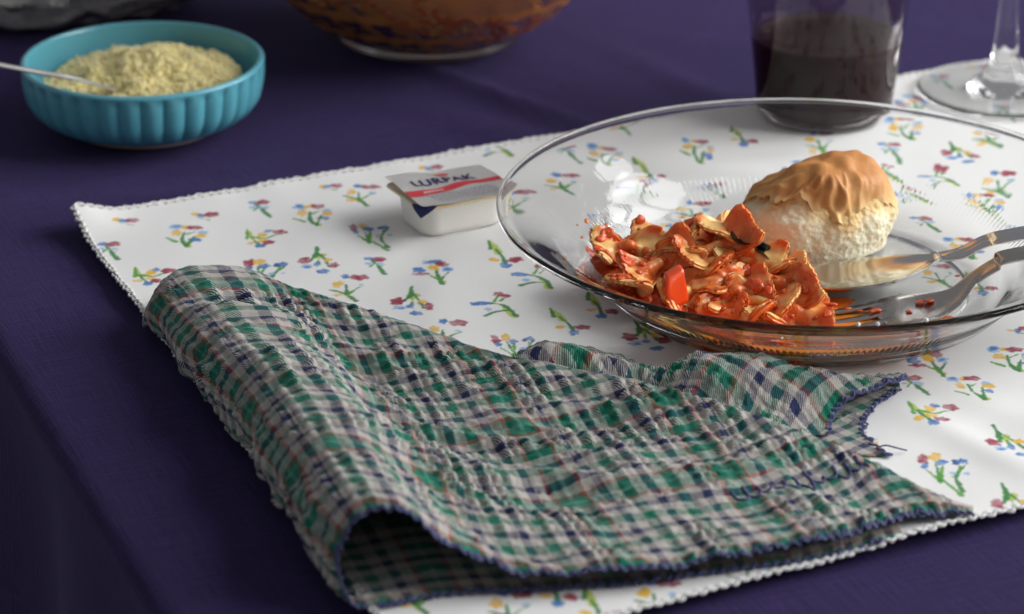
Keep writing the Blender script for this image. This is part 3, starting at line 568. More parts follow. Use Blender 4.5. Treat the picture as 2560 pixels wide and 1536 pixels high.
# ------------------------------------------------------------------ the glass soup plate
ZP = 0.0016
plate = thing('soup_plate', 'clear glass soup plate with a wide rim and finely ribbed well', 'plate', (PLATE[0], PLATE[1], ZP))
po = np.array([(0, 1.2), (30, 1.2), (54, 1.2), (58, .3), (63, 0), (67, .5), (71, 2.8), (76, 8), (81, 13), (88, 18.5), (98, 25.8), (105, 29.9), (108.6, 31.7), (110.4, 32.1), (111.0, 32.5), (111.1, 33.4), (110.7, 33.95), (110.0, 34.1), (109.0, 33.9), (106, 32.4), (98, 28.6), (88, 22.2), (81, 16.5), (75, 10.8), (70, 7.0), (64, 4.8), (55, 4.1), (30, 4.0), (0, 4.0)]) * 0.001
def ribs(r, z, T):
    k = np.arange(r.shape[0]) / r.shape[0]
    outer = (np.arange(r.shape[0]) < r.shape[0] * 0.52)[:, None]
    band = np.exp(-((r - 0.0795) / 0.0028) ** 2) * outer
    groove = np.exp(-((r - 0.0865) / 0.0006) ** 2) * outer
    return r + 0.00017 * band * np.sin(T * 230) - 0.0002 * groove, z
V_, F_ = lathe(po, 1380, ribs, steps=150)
obj('plate_body', mesh_np('plate_body', V_, F_), M['plate_glass'], plate)
_pd = catmull(po, 150); PIN = _pd[int(150 * 17.3 / (len(po) - 1)):][::-1]; PIN = PIN[np.argsort(PIN[:, 0])]
def floor_z(x, y):
    """height of the plate's inner surface"""
    r = np.hypot(np.asarray(x) - PLATE[0], np.asarray(y) - PLATE[1])
    return ZP + np.interp(r, PIN[:, 0], PIN[:, 1])

# ------------------------------------------------------------------ bow-tie pasta in tomato sauce
def farfalle(seed, bend=0.5, twist=0.3, cover=0.0, L=0.0136, W=0.0092):
    r_ = np.random.default_rng(seed); nu, nv = 71, 45
    u = np.linspace(-1, 1, nu)[:, None]; v = np.linspace(-1, 1, nv)[None, :]
    au = np.abs(u); pin = 0.30 + 0.70 * np.clip(au / 0.75, 0, 1) ** 0.8
    x = u * L * (1 + 0.05 * r_.standard_normal()) + 0 * v
    y = v * W * pin * (1 - 0.16 * np.clip((au - 0.8) / 0.2, 0, 1) ** 2); x = x * (1 - 0.07 * np.abs(v) ** 3)
    zig = np.abs(((v * 3.5 + 0.5) % 1) - 0.5) * 2
    x = x + np.sign(u) * np.clip((au - 0.85) / 0.15, 0, 1) * (zig - 0.5) * 0.0007
    pleat = np.cos(v * math.pi * 1.5) * np.clip(1 - au * 1.25, 0, 1) ** 1.3 * 0.0042
    fl = sum(r_.uniform(-1, 1) * np.sin(v * k * 1.6 + r_.uniform(0, 6)) for k in (1, 2)) * 0.0016 * au
    fl2 = sum(r_.uniform(-1, 1) * np.sin(v * k * 1.5 + r_.uniform(0, 6)) for k in (1, 2)) * 0.0016 * au
    z = pleat + np.where(u > 0, fl, fl2) + bend * 0.010 * (au ** 1.6) * np.where(u > 0, 1.0, r_.uniform(0.3, 1.1)) + 0 * v
    tw = twist * u * 1.2; y, z = y * np.cos(tw) - z * np.sin(tw), y * np.sin(tw) + z * np.cos(tw)
    P = np.stack([x, y, z], -1); P = P + 0.0005 * np.stack([vnoise(P.reshape(-1, 3) * 220, seed + i) for i in range(3)], -1).reshape(P.shape)
    N = np.cross(np.gradient(P, axis=0), np.gradient(P, axis=1)); N /= np.maximum(np.linalg.norm(N, axis=2), 1e-12)[..., None]
    q3 = P.reshape(-1, 3); h = (0.00105 * (1 + 0.2 * vnoise(q3 * 400, seed + 9)).reshape(nu, nv) * (1 - 0.25 * np.maximum(au, np.abs(v)) ** 20))[..., None]
    mk = [np.clip((fbm(q3 * 150 + 9 * i_, seed + 20 + i_, 2) + cover) / 0.55 + 0.40, 0, 1) for i_ in (0, 1)]
    lp = [(m_ * (0.00012 + 0.00065 * np.clip(fbm(q3 * 430 + 5 * i_, seed + 30 + i_, 3) + 0.10, 0, 1))).reshape(nu, nv)[..., None] for i_, m_ in enumerate(mk)]
    top_, bot = (P + N * (h + lp[0])).reshape(-1, 3), (P - N * (h + lp[1])).reshape(-1, 3); m = nu * nv
    msk = np.repeat(np.r_[mk[0], mk[1]][:, None], 3, 1)
    rim = np.r_[np.arange(nv), np.arange(1, nu) * nv + nv - 1, (nu - 1) * nv + np.arange(nv - 2, -1, -1), np.arange(nu - 2, 0, -1) * nv]
    nx = np.roll(rim, -1)
    return mesh_np('farfalle', np.vstack([top_, bot]), [quads(nu, nv), quads(nu, nv)[:, ::-1] + m, np.stack([nx, rim, rim + m, nx + m], 1)], col=msk)
SHP = ((0.5, 0.3), (0.8, -0.4), (0.2, 0.7), (1.0, 0.1), (-0.3, 0.5), (0.6, -0.8))
FV = [farfalle(100 + k, b, tw, 0.26) for k, (b, tw) in enumerate(SHP)]
FVo = [farfalle(100 + k, b, tw, -0.14) for k, (b, tw) in enumerate(SHP)]
PG = 'bow-tie pasta on the glass plate'; PL = 'sauce-coated bow-tie pasta piece half sunk in the pile on the glass plate'
PILE = [  # centre, rotation (degrees), shape, oily?, own label
 ((0.04051, 1.00804, 0.01800), (58, 12, 18), 0, 1, 'pale bow-tie pasta piece leaning on the plate wall at the pile end facing the butter'),
 ((0.05531, 1.01200, 0.01900), (35, -8, -12), 1, 1, 'yellow bow-tie pasta piece behind the red pepper block, against the splashed plate wall'),
 ((0.04567, 0.99242, 0.01300), (48, 16, 60), 2, 0, 'bow-tie pasta piece standing just left of the red pepper block'), ((0.05073, 0.99692, 0.01600), (40, -10, 35), 3, 0, PL),
 ((0.07617, 1.01255, 0.02400), (62, 40, 70), 4, 1, 'bow-tie pasta piece standing upright on top of the pile'),
 ((0.07222, 1.00033, 0.02100), (30, -15, 25), 3, 0, PL), ((0.08355, 1.00000, 0.01900), (44, 18, -15), 0, 1, 'bow-tie pasta piece leaning below the dark herb leaf'),
 ((0.08578, 0.99839, 0.01600), (30, 12, -25), 5, 1, 'bow-tie pasta piece between the bread and the top of the pile'),
 ((0.09133, 0.99190, 0.01200), (22, -10, 8), 1, 1, 'bright yellow bow-tie pasta piece with frilled end beside the spoon'),
 ((0.08880, 0.98715, 0.01400), (35, 5, -12), 2, 0, PL), ((0.07557, 0.98889, 0.01600), (28, 10, 40), 4, 0, PL), ((0.06417, 0.99802, 0.01600), (55, 0, -30), 5, 0, PL),
 ((0.09240, 0.97755, 0.00900), (24, -8, 14), 3, 1, 'pale bow-tie pasta piece lying over the fork tines'),
 ((0.09742, 0.97055, 0.00750), (12, 6, 10), 0, 0, 'red-coated bow-tie pasta piece on the tips of the fork tines'), ((0.08533, 0.97628, 0.01000), (45, 10, -20), 1, 0, PL), ((0.07787, 0.97973, 0.01200), (35, -12, 12), 0, 0, PL),
 ((0.06884, 0.97861, 0.00900), (20, 8, -40), 2, 0, PL), ((0.08979, 0.96997, 0.00700), (12, 4, 5), 4, 1, 'flat yellow bow-tie pasta piece at the foot of the pile by the near plate wall'),
 ((0.05840, 0.97923, 0.01100), (30, 14, 60), 1, 0, 'bow-tie pasta piece at the foot of the red pepper block'), ((0.07738, 0.97032, 0.00700), (10, -6, -15), 5, 0, PL),
 ((0.06538, 1.00804, 0.01800), (40, 20, 60), 2, 0, PL), ((0.04837, 1.00786, 0.01500), (35, 25, -30), 4, 0, PL)]
hgt_pts = []; PILE_OBJ = []
for k, (p, e, s_, oily, lb) in enumerate(PILE):
    me = FVo[s_] if oily else FV[s_]
    o = obj('farfalle_pasta', me, None, None, p, (R(e[0] * 0.78), R(e[1] * 0.8), R(e[2])))
    if not me.materials: me.materials.append(M['oily_pasta'] if oily else M['sauced_pasta'])
    tag(o, lb, 'pasta', PG); hgt_pts.append(p); PILE_OBJ.append(o)
    md = o.modifiers.new('soften', 'SMOOTH'); md.factor = 0.5; md.iterations = 4
# the sauce that holds the pile: a lumpy mound on the plate floor
hp_ = np.array(hgt_pts)
gx_, gy_ = np.meshgrid(np.linspace(0.015, 0.135, 190), np.linspace(0.945, 1.045, 160), indexing='ij'); x_, y_ = gx_.ravel(), gy_.ravel()
fz = floor_z(x_, y_); Pn = np.stack([x_, y_, 0 * x_], 1)
h = np.zeros_like(x_)
for q in hp_:
    hh = max(q[2] - floor_z(q[0], q[1]) - 0.0015, 0.002); h = np.maximum(h, hh * np.exp(-(((x_ - q[0]) / 0.0120) ** 2 + ((y_ - q[1]) / 0.0115) ** 2)))
h = h * (0.92 + 0.22 * fbm(Pn * 130, 51, 3)) + 0.0018 * fbm(Pn * 330, 53, 3) * np.clip(h / 0.004, 0, 1) - 0.0022
keep = (h > 0.0003).reshape(190, 160); zz = np.maximum(fz + h, fz + 0.0002)
Fq = quads(190, 160); kq = keep.ravel()[Fq].any(axis=1); Fq = Fq[kq]
used, inv = np.unique(Fq.ravel(), return_inverse=True)
sauce = obj('tomato_sauce', mesh_np('tomato_sauce', np.stack([x_, y_, zz], 1)[used], inv.reshape(-1, 4)), M['tomato_sauce'])
tag(sauce, 'chunky red tomato sauce holding the pasta pile on the glass plate', 'sauce', kind='stuff')
def ico(sub=2):
    bm = bmesh.new(); bmesh.ops.create_icosphere(bm, subdivisions=sub, radius=1); bm.verts.ensure_lookup_table()
    V = np.array([v.co for v in bm.verts]); F = np.array([[v.index for v in f.verts] for f in bm.faces]); bm.free(); return V, F
IV, IF = ico(3); IV2, IF2 = ico(2)
lumps = []
tops = []
for o, (p, e, s_, oily, lb) in zip(PILE_OBJ, PILE):
    m4 = Matrix.LocRotScale(Vector(p), o.rotation_euler, None); co = np.zeros(len(o.data.vertices) * 3, np.float32); o.data.vertices.foreach_get('co', co); no = np.zeros_like(co); o.data.vertices.foreach_get('normal', no)
    R3 = np.array(m4.to_3x3()); co = co.reshape(-1, 3) @ R3.T + np.array(p); no = no.reshape(-1, 3) @ R3.T
    k = (no[:, 2] > 0.25) | (no[:, 1] < -0.5); tops.append(np.c_[co[k], no[k]])
tops = np.vstack(tops)
for k in range(560):
    q = tops[rng.integers(len(tops))]
    if vnoise(q[None, :3] * 75, 71)[0] < 0.12: continue
    r_ = rng.uniform(0.0005, 0.0014) * (1.9 if k % 8 == 0 else 1)
    v = IV2 * (1 + 0.42 * fbm(IV2 * 1.7 + k * 3.1, 60, 3))[:, None] * r_ * np.array([rng.uniform(0.9, 1.9), rng.uniform(0.9, 1.6), 0.62])
    zx = q[3:6]; xx = np.cross(zx, rng.normal(size=3)); xx /= np.linalg.norm(xx); B3_ = np.stack([xx, np.cross(zx, xx), zx], 0)
    lumps.append((v @ B3_ + q[:3] + zx * r_ * 0.15, IF2))
V_, F_ = joined(lumps); obj('tomato_pulp', mesh_np('tomato_pulp', V_, F_), M['tomato_sauce'], sauce)
pulp = sauce.children[0]; pulp['kind'] = 'stuff'
md = pulp.modifiers.new('merge', 'REMESH'); md.mode = 'VOXEL'; md.voxel_size = 0.00034; md.use_smooth_shade = True
md = pulp.modifiers.new('soften', 'SMOOTH'); md.factor = 0.5; md.iterations = 3
# a thin film of sauce smeared over the plate floor, splashes up the wall, and near patches painting the pasta's orange reflection
fl = []
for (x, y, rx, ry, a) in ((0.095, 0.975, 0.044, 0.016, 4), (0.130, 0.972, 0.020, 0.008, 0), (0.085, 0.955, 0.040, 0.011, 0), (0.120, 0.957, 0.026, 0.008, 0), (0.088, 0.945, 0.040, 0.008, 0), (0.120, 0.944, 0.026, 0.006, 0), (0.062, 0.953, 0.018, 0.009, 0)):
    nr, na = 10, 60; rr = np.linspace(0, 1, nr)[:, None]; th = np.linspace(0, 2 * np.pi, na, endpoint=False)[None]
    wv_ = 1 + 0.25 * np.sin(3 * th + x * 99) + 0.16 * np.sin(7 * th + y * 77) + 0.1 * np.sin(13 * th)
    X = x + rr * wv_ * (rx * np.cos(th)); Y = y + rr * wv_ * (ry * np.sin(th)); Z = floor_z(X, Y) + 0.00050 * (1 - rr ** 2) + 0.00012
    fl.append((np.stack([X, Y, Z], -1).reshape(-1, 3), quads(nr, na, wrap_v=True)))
for (px, py, s_) in ((0.0270, 1.0330, 1.5), (0.0345, 1.0400, 1.3), (0.0325, 1.0270, 0.9), (0.0300, 1.0215, 1.2), (0.0420, 1.0300, 0.9), (0.0250, 1.0190, 0.9), (0.0385, 1.0225, 1.1), (0.0235, 1.0255, 0.6), (0.0450, 1.0215, 0.8), (0.131, 0.9800, 1.1), (0.140, 0.9860, 0.9), (0.125, 0.9880, 0.8), (0.150, 0.9900, 0.7), (0.137, 0.9730, 1.2)):
    v = IV2 * (1 + 0.3 * vnoise(IV2 * 2 + px * 900, 5))[:, None] * 0.0008 * s_ * np.array([0.8, 1.5, 0.5]); fl.append((v + np.array([px, py, float(floor_z(px, py)) + 0.0002]), IF2))
V_, F_ = joined(fl); obj('sauce_smear_and_reflection', mesh_np('sauce_smear_and_reflection', V_, F_), M['sauce_film_and_reflection'], sauce)['kind'] = 'stuff'
# a block of red pepper and a dark herb leaf
v = np.sign(IV) * np.abs(IV) ** 0.5; v = v / np.maximum(np.abs(v).max(axis=1), 1e-9)[:, None] * (np.abs(IV).max(axis=1) ** 0.12)[:, None]
k = 1.0 - 0.20 * (v[:, 2]) * np.where(v[:, 0] > 0, 0.5, 0.2)
v = np.stack([v[:, 0] * 0.0038 * k, v[:, 1] * 0.0030 + 0.0016 * np.sin(v[:, 0] * 1.3 + 0.5 * v[:, 2]), v[:, 2] * 0.0060 * (1 + 0.08 * v[:, 0])], 1)
v = v + 0.00045 * np.stack([vnoise(v * 320, 4 + i) for i in range(3)], 1)
me = mesh_np('pepper_piece', v, IF)
tag(obj('pepper_piece', me, M['pepper'], None, (0.05623, 0.97245, 0.01900), (R(8), R(-6), R(12))), 'glossy block of red pepper sticking out of the pasta sauce', 'pepper')
lf = []
for (p, rz, ry) in (((0.08266, 0.99797, 0.02500), 20, 35), ((0.08735, 0.99937, 0.02200), -30, 50)):
    a, b = np.meshgrid(np.linspace(-1, 1, 17), np.linspace(-1, 1, 11), indexing='ij'); wv_ = np.sqrt(np.clip(1 - a ** 2, 0, 1))
    P = np.stack([a * 0.008, b * wv_ * 0.0035, 0.0016 * np.sin(a * 3) + 0.0012 * b ** 2], -1).reshape(-1, 3); Mx = np.array(Matrix.Rotation(R(rz), 3, 'Z') @ Matrix.Rotation(R(ry), 3, 'Y'))
    P = P @ Mx.T + np.array(p); lf.append((np.vstack([P, P - [0, 0, 0.0006]]), [quads(17, 11), quads(17, 11)[:, ::-1] + 187]))
V_, F_ = joined(lf); tag(obj('herb_leaf', mesh_np('herb_leaf', V_, F_), M['dark_leaf']), 'dark wilted herb leaf on top of the pasta pile', 'leaf')

# ------------------------------------------------------------------ the torn bread roll
bc = np.array([0.1120, 1.0450, float(floor_z(0.112, 1.045))])
bread = thing('bread_roll', 'torn half of a soft bread roll with wrinkled brown crust on the glass plate', 'bread', tuple(bc))
na, nb_ = 220, 130
th = np.linspace(0, 2 * np.pi, na, endpoint=False)[:, None]; ph = np.linspace(0, 1, nb_)[None, :]
def bread_shape(th, ph, grow=0.0):
    """th round the roll (0 = right, -90 deg = towards the camera), ph 0 at the top to 1 at the base"""
    el = (1 - ph) * math.pi / 2
    rx = 0.0288 + 0.0015 * np.cos(th - 2.6); ry = 0.0215
    prof = np.cos(el) ** 0.54 * (1 - 0.10 * np.clip((ph - 0.75) / 0.25, 0, 1))
    x = (rx + grow) * prof * np.cos(th); y = (ry + grow) * prof * np.sin(th)
    z = 0.0312 * np.sin(el) ** 0.9 + grow * np.sin(el)
    z = z * (1 - 0.16 * np.clip(-np.cos(th), 0, 1) * prof) * (1 + 0.07 * np.sin(th * 2 + 0.7) * prof) + 0 * th; x = x * (1 + 0.05 * np.sin(3 * th + 1)); y = y * (1 + 0.05 * np.cos(3 * th))
    x = x + 0.004 * (z / 0.04) * 0.4
    return x, y, z
x, y, z = bread_shape(th, ph); Pb = np.stack([x, y, z], -1).reshape(-1, 3)
rad = Pb / np.maximum(np.linalg.norm(Pb - [0, 0, 0.012], axis=1), 1e-6)[:, None]
Pb = Pb + (Pb - [0, 0, 0.012]) * (0.050 * fbm(Pb * 90, 81, 2) + 0.026 * fbm(Pb * 260, 83, 3) + 0.018 * vnoise(Pb * 700, 87) - 0.13 * np.clip((Pb[:, 2] - 0.015) / 0.008, 0, 1))[:, None] * np.clip(Pb[:, 2] / 0.004, 0.15, 1)[:, None]
Pb[:, 2] = np.maximum(Pb[:, 2], 0.0002)
CRUMB = Pb
nk = 110; tt = np.linspace(0, 1, nk)[None, :]
deg = (np.degrees(th) + 180) % 360 - 180                    # -90 = camera side
lim = np.interp(deg.ravel(), [-180, -160, -135, -118, -105, -95, -84, -74, -64, -52, -36, -20, 0, 20, 60, 120, 150, 180], [.62, .52, .44, .40, .50, .60, .70, .66, .62, .58, .62, .68, .72, .8, .9, .9, .78, .62])[:, None]
lim = lim + 0.045 * np.sin(th * 5 + 1) + 0.03 * np.sin(th * 11 + 2) + 0.012 * vnoise(np.stack([th.ravel() * 26, 0 * th.ravel(), 0 * th.ravel()], 1), 5)[:, None] * 2
phc = tt * lim
x, y, z = bread_shape(th + 0 * tt, phc, 0.0006)
Pc = np.stack([x, y, z], -1); flat = Pc.reshape(-1, 3)
dist = (phc / lim)
# wrinkles run down from the crown on the camera side
wave = (th - R(-90)) ; dg = np.degrees((wave + math.pi) % (2 * math.pi) - math.pi)
wr = 0
for (c0, wd, amp, sl) in ((6, 4.0, 1.0, 7), (16, 3.4, 0.95, -6), (26, 3.6, 0.8, -12), (-8, 5, 0.45, 12), (44, 7, 0.5, -20)):
    cc_ = c0 + sl * (dist - 0.5) + 3.5 * np.sin(dist * 7 + c0)
    wr = wr + amp * np.exp(-((dg - cc_) / wd) ** 2) * np.clip((dist - 0.22) / 0.25, 0, 1)
nr_ = (flat - [0, 0, 0.010]); nr_ /= np.maximum(np.linalg.norm(nr_, axis=1), 1e-9)[:, None]
fine_ = (1 - 2 * np.abs(vnoise(np.stack([dg.ravel().repeat(nk) * 0.11 + 1.5 * dist.ravel() * 2, dist.ravel() * 2.2, 0 * dist.ravel()], 1), 97))).reshape(wr.shape) * np.clip((dist - 0.2) / 0.3, 0, 1)
disp = 0.0016 * (wr - 0.35) + 0.0005 * fine_ + 0.0030 * fbm(flat * 55, 91, 3).reshape(wr.shape) + 0.0006 * dist ** 5
Pc = flat + nr_ * disp.ravel()[:, None]
inn = Pc - nr_ * (0.0011 * (1 - 0.5 * dist.ravel()))[:, None]
n0 = na * nk; rimi = np.arange(na) * nk + nk - 1; nx = np.roll(rimi, -1)
dark = np.array([0.62, 0.29, 0.090]); gold = np.array([0.84, 0.53, 0.22]); pale = np.array([0.82, 0.58, 0.27])
tone = np.clip(1.15 * np.asarray(phc).ravel() - 0.05 + 0.25 * fbm(flat * 70, 95, 2) + 0.28 * (wr.ravel() - 0.45), 0, 1)[:, None]
cc = dark * (1 - tone) + gold * tone; e_ = np.clip((dist.ravel() - 0.82) / 0.16, 0, 1)[:, None]; cc = cc * (1 - e_) + pale * e_
gap = (np.repeat(ph, na, 0) - lim).ravel(); tk = np.clip(1 - gap / (0.16 + 0.10 * vnoise(CRUMB * 150, 98)), 0, 1)[:, None]
cw = np.array([0.95, 0.87, 0.66]) * (1 - tk) + np.array([0.84, 0.58, 0.27]) * tk
obj('crumb', mesh_np('crumb', CRUMB, quads(na, nb_, wrap_u=True), col=cw), M['bread_crumb'], bread)
obj('crust', mesh_np('crust', np.vstack([Pc, inn]), [quads(na, nk, wrap_u=True), quads(na, nk, wrap_u=True)[:, ::-1] + n0, np.stack([nx, rimi, rimi + n0, nx + n0], 1)], col=np.vstack([cc, cc * 0 + pale])), M['bread_crust'], bread)

# ------------------------------------------------------------------ cutlery
def blade_loft(stations, n=28):
    """stations: (centre, half width, half thickness, cup depth, side direction); cross-section is a shallow channel"""
    rings = []
    for c, hw, ht, cup, side in stations:
        c = np.array(c, float); sd = np.array(side, float); sd /= np.linalg.norm(sd); up_ = np.array([0, 0, 1.0]); up_ = up_ - sd * (up_ @ sd); up_ /= np.linalg.norm(up_)
        a = np.linspace(-1, 1, n // 2); top_ = [c + sd * hw * q + up_ * (ht * math.sqrt(max(0, 1 - q ** 4)) - cup * (1 - q * q)) for q in a]
        bot = [c + sd * hw * q + up_ * (-ht * math.sqrt(max(0, 1 - q ** 4)) - cup * (1 - q * q)) for q in a[::-1]]
        rings.append(np.array(top_ + bot))
    return stack(rings)
def dense(st_, n):
    arr = np.array([np.r_[s[0], s[1], s[2], s[3], s[4]] for s in st_], float); d = catmull(arr, n)
    return [(r[:3], max(r[3], 1e-5), max(r[4], 1e-5), r[5], r[6:9]) for r in d]
spoon = thing('soup_spoon', 'steel spoon with its bowl against the bread and its handle over the rim', 'spoon')
tip, neck = np.array((0.09205, 0.99975, 0.00900)), np.array((0.15159, 1.00777, 0.01350)); axis = neck - tip; Lb = np.linalg.norm(axis); axis /= Lb
sd = np.cross([0, 0, 1.0], axis); sd /= np.linalg.norm(sd)
sdt = sd + np.array([0, 0, -0.15])
bowl_st = []
for k in np.linspace(0, 1, 40):
    if k < 0.45: wd_ = 0.0190 * max(0.0, 1 - ((k - 0.45) / 0.45) ** 2) ** 0.5 + 0.0003
    else: t_ = (k - 0.45) / 0.55; wd_ = 0.0190 * (1 - t_ ** 2.1) ** 1.05 + 0.0032 * t_
    cup = 0.0052 * (wd_ / 0.0190) ** 0.9
    bowl_st.append((tip + axis * Lb * k + np.array([0, 0, 0.0022 * (2 * k - 1) ** 2]), wd_, 0.00075, cup, sdt))
h1, h2, h3, h4 = np.array((0.15917, 1.00298, 0.01900)), np.array((0.16633, 0.99663, 0.02600)), np.array((0.17723, 0.98426, 0.03400)), np.array((0.17723, 0.98426, 0.03400)) + np.array([0.075, -0.004, 0.016])
hst = dense([(neck + axis * 0.0005 + [0, 0, 0.0022], 0.0032, 0.0009, 0.0011, sd), (h1, 0.0028, 0.0019, 0, sd), (h2, 0.0030, 0.0018, 0, sd), (h3, 0.0042, 0.0016, 0, sd), (h4, 0.0075, 0.0013, 0, sd), (h4 + np.array([0.03, -0.001, 0.004]), 0.0085, 0.0011, 0, sd), (h4 + np.array([0.045, -0.001, 0.005]), 0.004, 0.0009, 0, sd)], 70)
V_, F_ = blade_loft(bowl_st, 56); obj('spoon_bowl', mesh_np('spoon_bowl', V_, F_), M['steel'], spoon)
V_, F_ = blade_loft(hst, 28); obj('spoon_handle', mesh_np('spoon_handle', V_, F_), M['steel'], spoon)
fork = thing('dinner_fork', 'sauce-stained steel fork with its tines pushed under the pasta', 'fork')
f0, f1 = np.array((0.12892, 0.97219, 0.00860)), np.array((0.15347, 0.97855, 0.01250)); fa = f1 - f0; Lf = np.linalg.norm(fa); fa /= Lf
fsd = np.cross([0, 0, 1.0], fa); fsd /= np.linalg.norm(fsd)
hw0 = 0.0118
fst = dense([(f0 - fa * 0.002, hw0, 0.0009, 0.0016, fsd), (f0 + fa * Lf * 0.3, hw0 * 1.02, 0.0010, 0.0020, fsd), (f0 + fa * Lf * 0.65 + [0, 0, -0.0008], hw0 * 0.92, 0.0011, 0.0022, fsd), (f1, hw0 * 0.55, 0.0014, 0.0012, fsd), (np.array((0.16051, 0.98160, 0.01800)), 0.0036, 0.0018, 0.0002, fsd), (np.array((0.16670, 0.97500, 0.02600)), 0.0030, 0.0019, 0, fsd), (np.array((0.17438, 0.96565, 0.03400)), 0.0040, 0.0017, 0, fsd), (np.array((0.17438, 0.96565, 0.03400)) + np.array([0.075, -0.006, 0.014]), 0.0075, 0.0013, 0, fsd), (np.array((0.17438, 0.96565, 0.03400)) + np.array([0.115, -0.009, 0.019]), 0.0085, 0.0010, 0, fsd), (np.array((0.17438, 0.96565, 0.03400)) + np.array([0.122, -0.010, 0.020]), 0.004, 0.0008, 0, fsd)], 110)
V_, F_ = blade_loft(fst, 32); obj('fork_handle', mesh_np('fork_handle', V_, F_), M['fork_steel'], fork)
for k in range(4):
    o_ = (k - 1.5) / 1.5 * (hw0 - 0.0021)
    cz = -0.0016 * (1 - (o_ / hw0) ** 2)
    b0 = f0 + fsd * o_ + [0, 0, cz]; d1 = -fa
    pth = [b0 + fa * 0.002, b0 + d1 * 0.010 + [0, 0, 0.0004], b0 + d1 * 0.024 + [0, 0, 0.0022], b0 + d1 * 0.040 + [0, 0, 0.0058]]
    st_ = dense([(pth[0], 0.0021, 0.0009, 0, fsd), (pth[1], 0.0018, 0.0009, 0, fsd), (pth[2], 0.0014, 0.0009, 0, fsd), (pth[3], 0.0006, 0.0006, 0, fsd)], 26)
    V_, F_ = blade_loft(st_, 16); obj('tine', mesh_np('tine', V_, F_), M['fork_steel'], fork)
st_ = []
for (px, py, s_) in ((2190, 775, 1.5), (2180, 778, 1.1), (2272, 778, 1.0), (2300, 755, 1.3), (2322, 752, 1.5), (2290, 740, 0.8), (2120, 771, 1.0), (2085, 772, 1.0), (2150, 777, 0.8), (2395, 690, 0.9)):
    a_ = next(q for p_, q in {(2190, 775): (0.12630, 0.97602, 0.00860), (2180, 778): (0.12480, 0.97497, 0.00860), (2272, 778): (0.13732, 0.97335, 0.00930), (2300, 755): (0.14195, 0.97980, 0.01000), (2322, 752): (0.14497, 0.97970, 0.01050), (2290, 740): (0.14120, 0.98513, 0.01000), (2120, 771): (0.11661, 0.97650, 0.00900), (2085, 772): (0.11172, 0.97615, 0.00900), (2150, 777): (0.12056, 0.97440, 0.00900), (2395, 690): (0.15680, 0.99367, 0.01400)}.items() if p_ == (px, py))
    v = IV2 * (1 + 0.3 * vnoise(IV2 * 2 + px * 0.7, 5))[:, None] * 0.0007 * s_ * np.array([1.8, 1.2, 0.45]); st_.append((v + np.array(a_), IF2))
V_, F_ = joined(st_); obj('sauce_stain', mesh_np('sauce_stain', V_, F_), M['tomato_sauce'], fork)['kind'] = 'stuff'
for p in ((0.11094, 0.90337, 0.03520), (0.11710, 0.90324, 0.03540), (0.13342, 0.90355, 0.03400)):
    pp_ = np.array(p); a_ = pp_[:2] - PLATE; pp_[:2] = PLATE + a_ / np.linalg.norm(a_) * 0.1092; pp_[2] = ZP + 0.0345
    me = mesh_np('salt_grain', IV2 * (1 + 0.25 * vnoise(IV2 * 2 + p[0] * 999, 3))[:, None] * 0.0007, IF2, smooth=False)
    tag(obj('salt_grain', me, M['salt'], None, tuple(pp_)), 'tiny white cheese crumb on the rim of the glass plate', 'crumb', 'crumbs on the plate rim')

# ------------------------------------------------------------------ the butter portion
ba = R(29); butter = thing('butter_portion', 'white butter portion tub with its printed silver lid loosened, beside the plate', 'butter tub', (-0.0228, 1.0750, 0.0024), ba)
rings = [np.c_[rounded_poly(w_, d_, r_), np.full(28, z_)] for w_, d_, r_, z_ in ((0.031, 0.0215, 0.006, 0.0), (0.0335, 0.024, 0.0068, 0.0007), (0.0345, 0.025, 0.007, 0.003), (0.0358, 0.0264, 0.007, 0.0120), (0.0362, 0.0268, 0.007, 0.0127))]
V_, F_ = stack(rings); obj('tub', mesh_np('tub', V_, F_), M['white_plastic'], butter)
rings = [np.c_[rounded_poly(w_, d_, 0.0032), np.full(28, z_)] for w_, d_, z_ in ((0.0365, 0.0270, 0.0128), (0.0408, 0.0312, 0.0128), (0.0412, 0.0316, 0.0132), (0.0408, 0.0312, 0.0136), (0.030, 0.02, 0.0136))]
V_, F_ = stack(rings); obj('flange', mesh_np('flange', V_, F_), M['amber_plastic'], butter)
def lid_z(x, y):
    x = np.asarray(x); y = np.asarray(y)
    lift = np.clip((-x * 0.9 + y * 0.55) / 0.026 + 0.15, 0, 1.3)
    return 0.0142 + 0.0024 * lift ** 1.5 + 0.0002 * np.sin(x * 260 + 1) * np.cos(y * 190) + 0.0002 * np.sin((x + y) * 330)
nl1, nl2 = 60, 46
X, Y = np.meshgrid(np.linspace(-0.0206, 0.0206, nl1), np.linspace(-0.0158, 0.0158, nl2), indexing='ij')
def clip_corner(X, Y, r=0.0022):
    ax, ay = np.abs(X) - (0.0206 - r), np.abs(Y) - (0.0158 - r); m = (ax > 0) & (ay > 0); d = np.hypot(ax, ay); k = np.where(m & (d > r), r / np.maximum(d, 1e-9), 1)
    return np.where(m, np.sign(X) * (0.0206 - r + ax * k), X), np.where(m, np.sign(Y) * (0.0158 - r + ay * k), Y)
X, Y = clip_corner(X, Y)
Vl = np.stack([X, Y, lid_z(X, Y)], -1).reshape(-1, 3); n_ = len(Vl); rimv = np.r_[np.arange(nl2), np.arange(1, nl1) * nl2 + nl2 - 1, (nl1 - 1) * nl2 + np.arange(nl2 - 2, -1, -1), np.arange(nl1 - 2, 0, -1) * nl2]; nx = np.roll(rimv, -1)
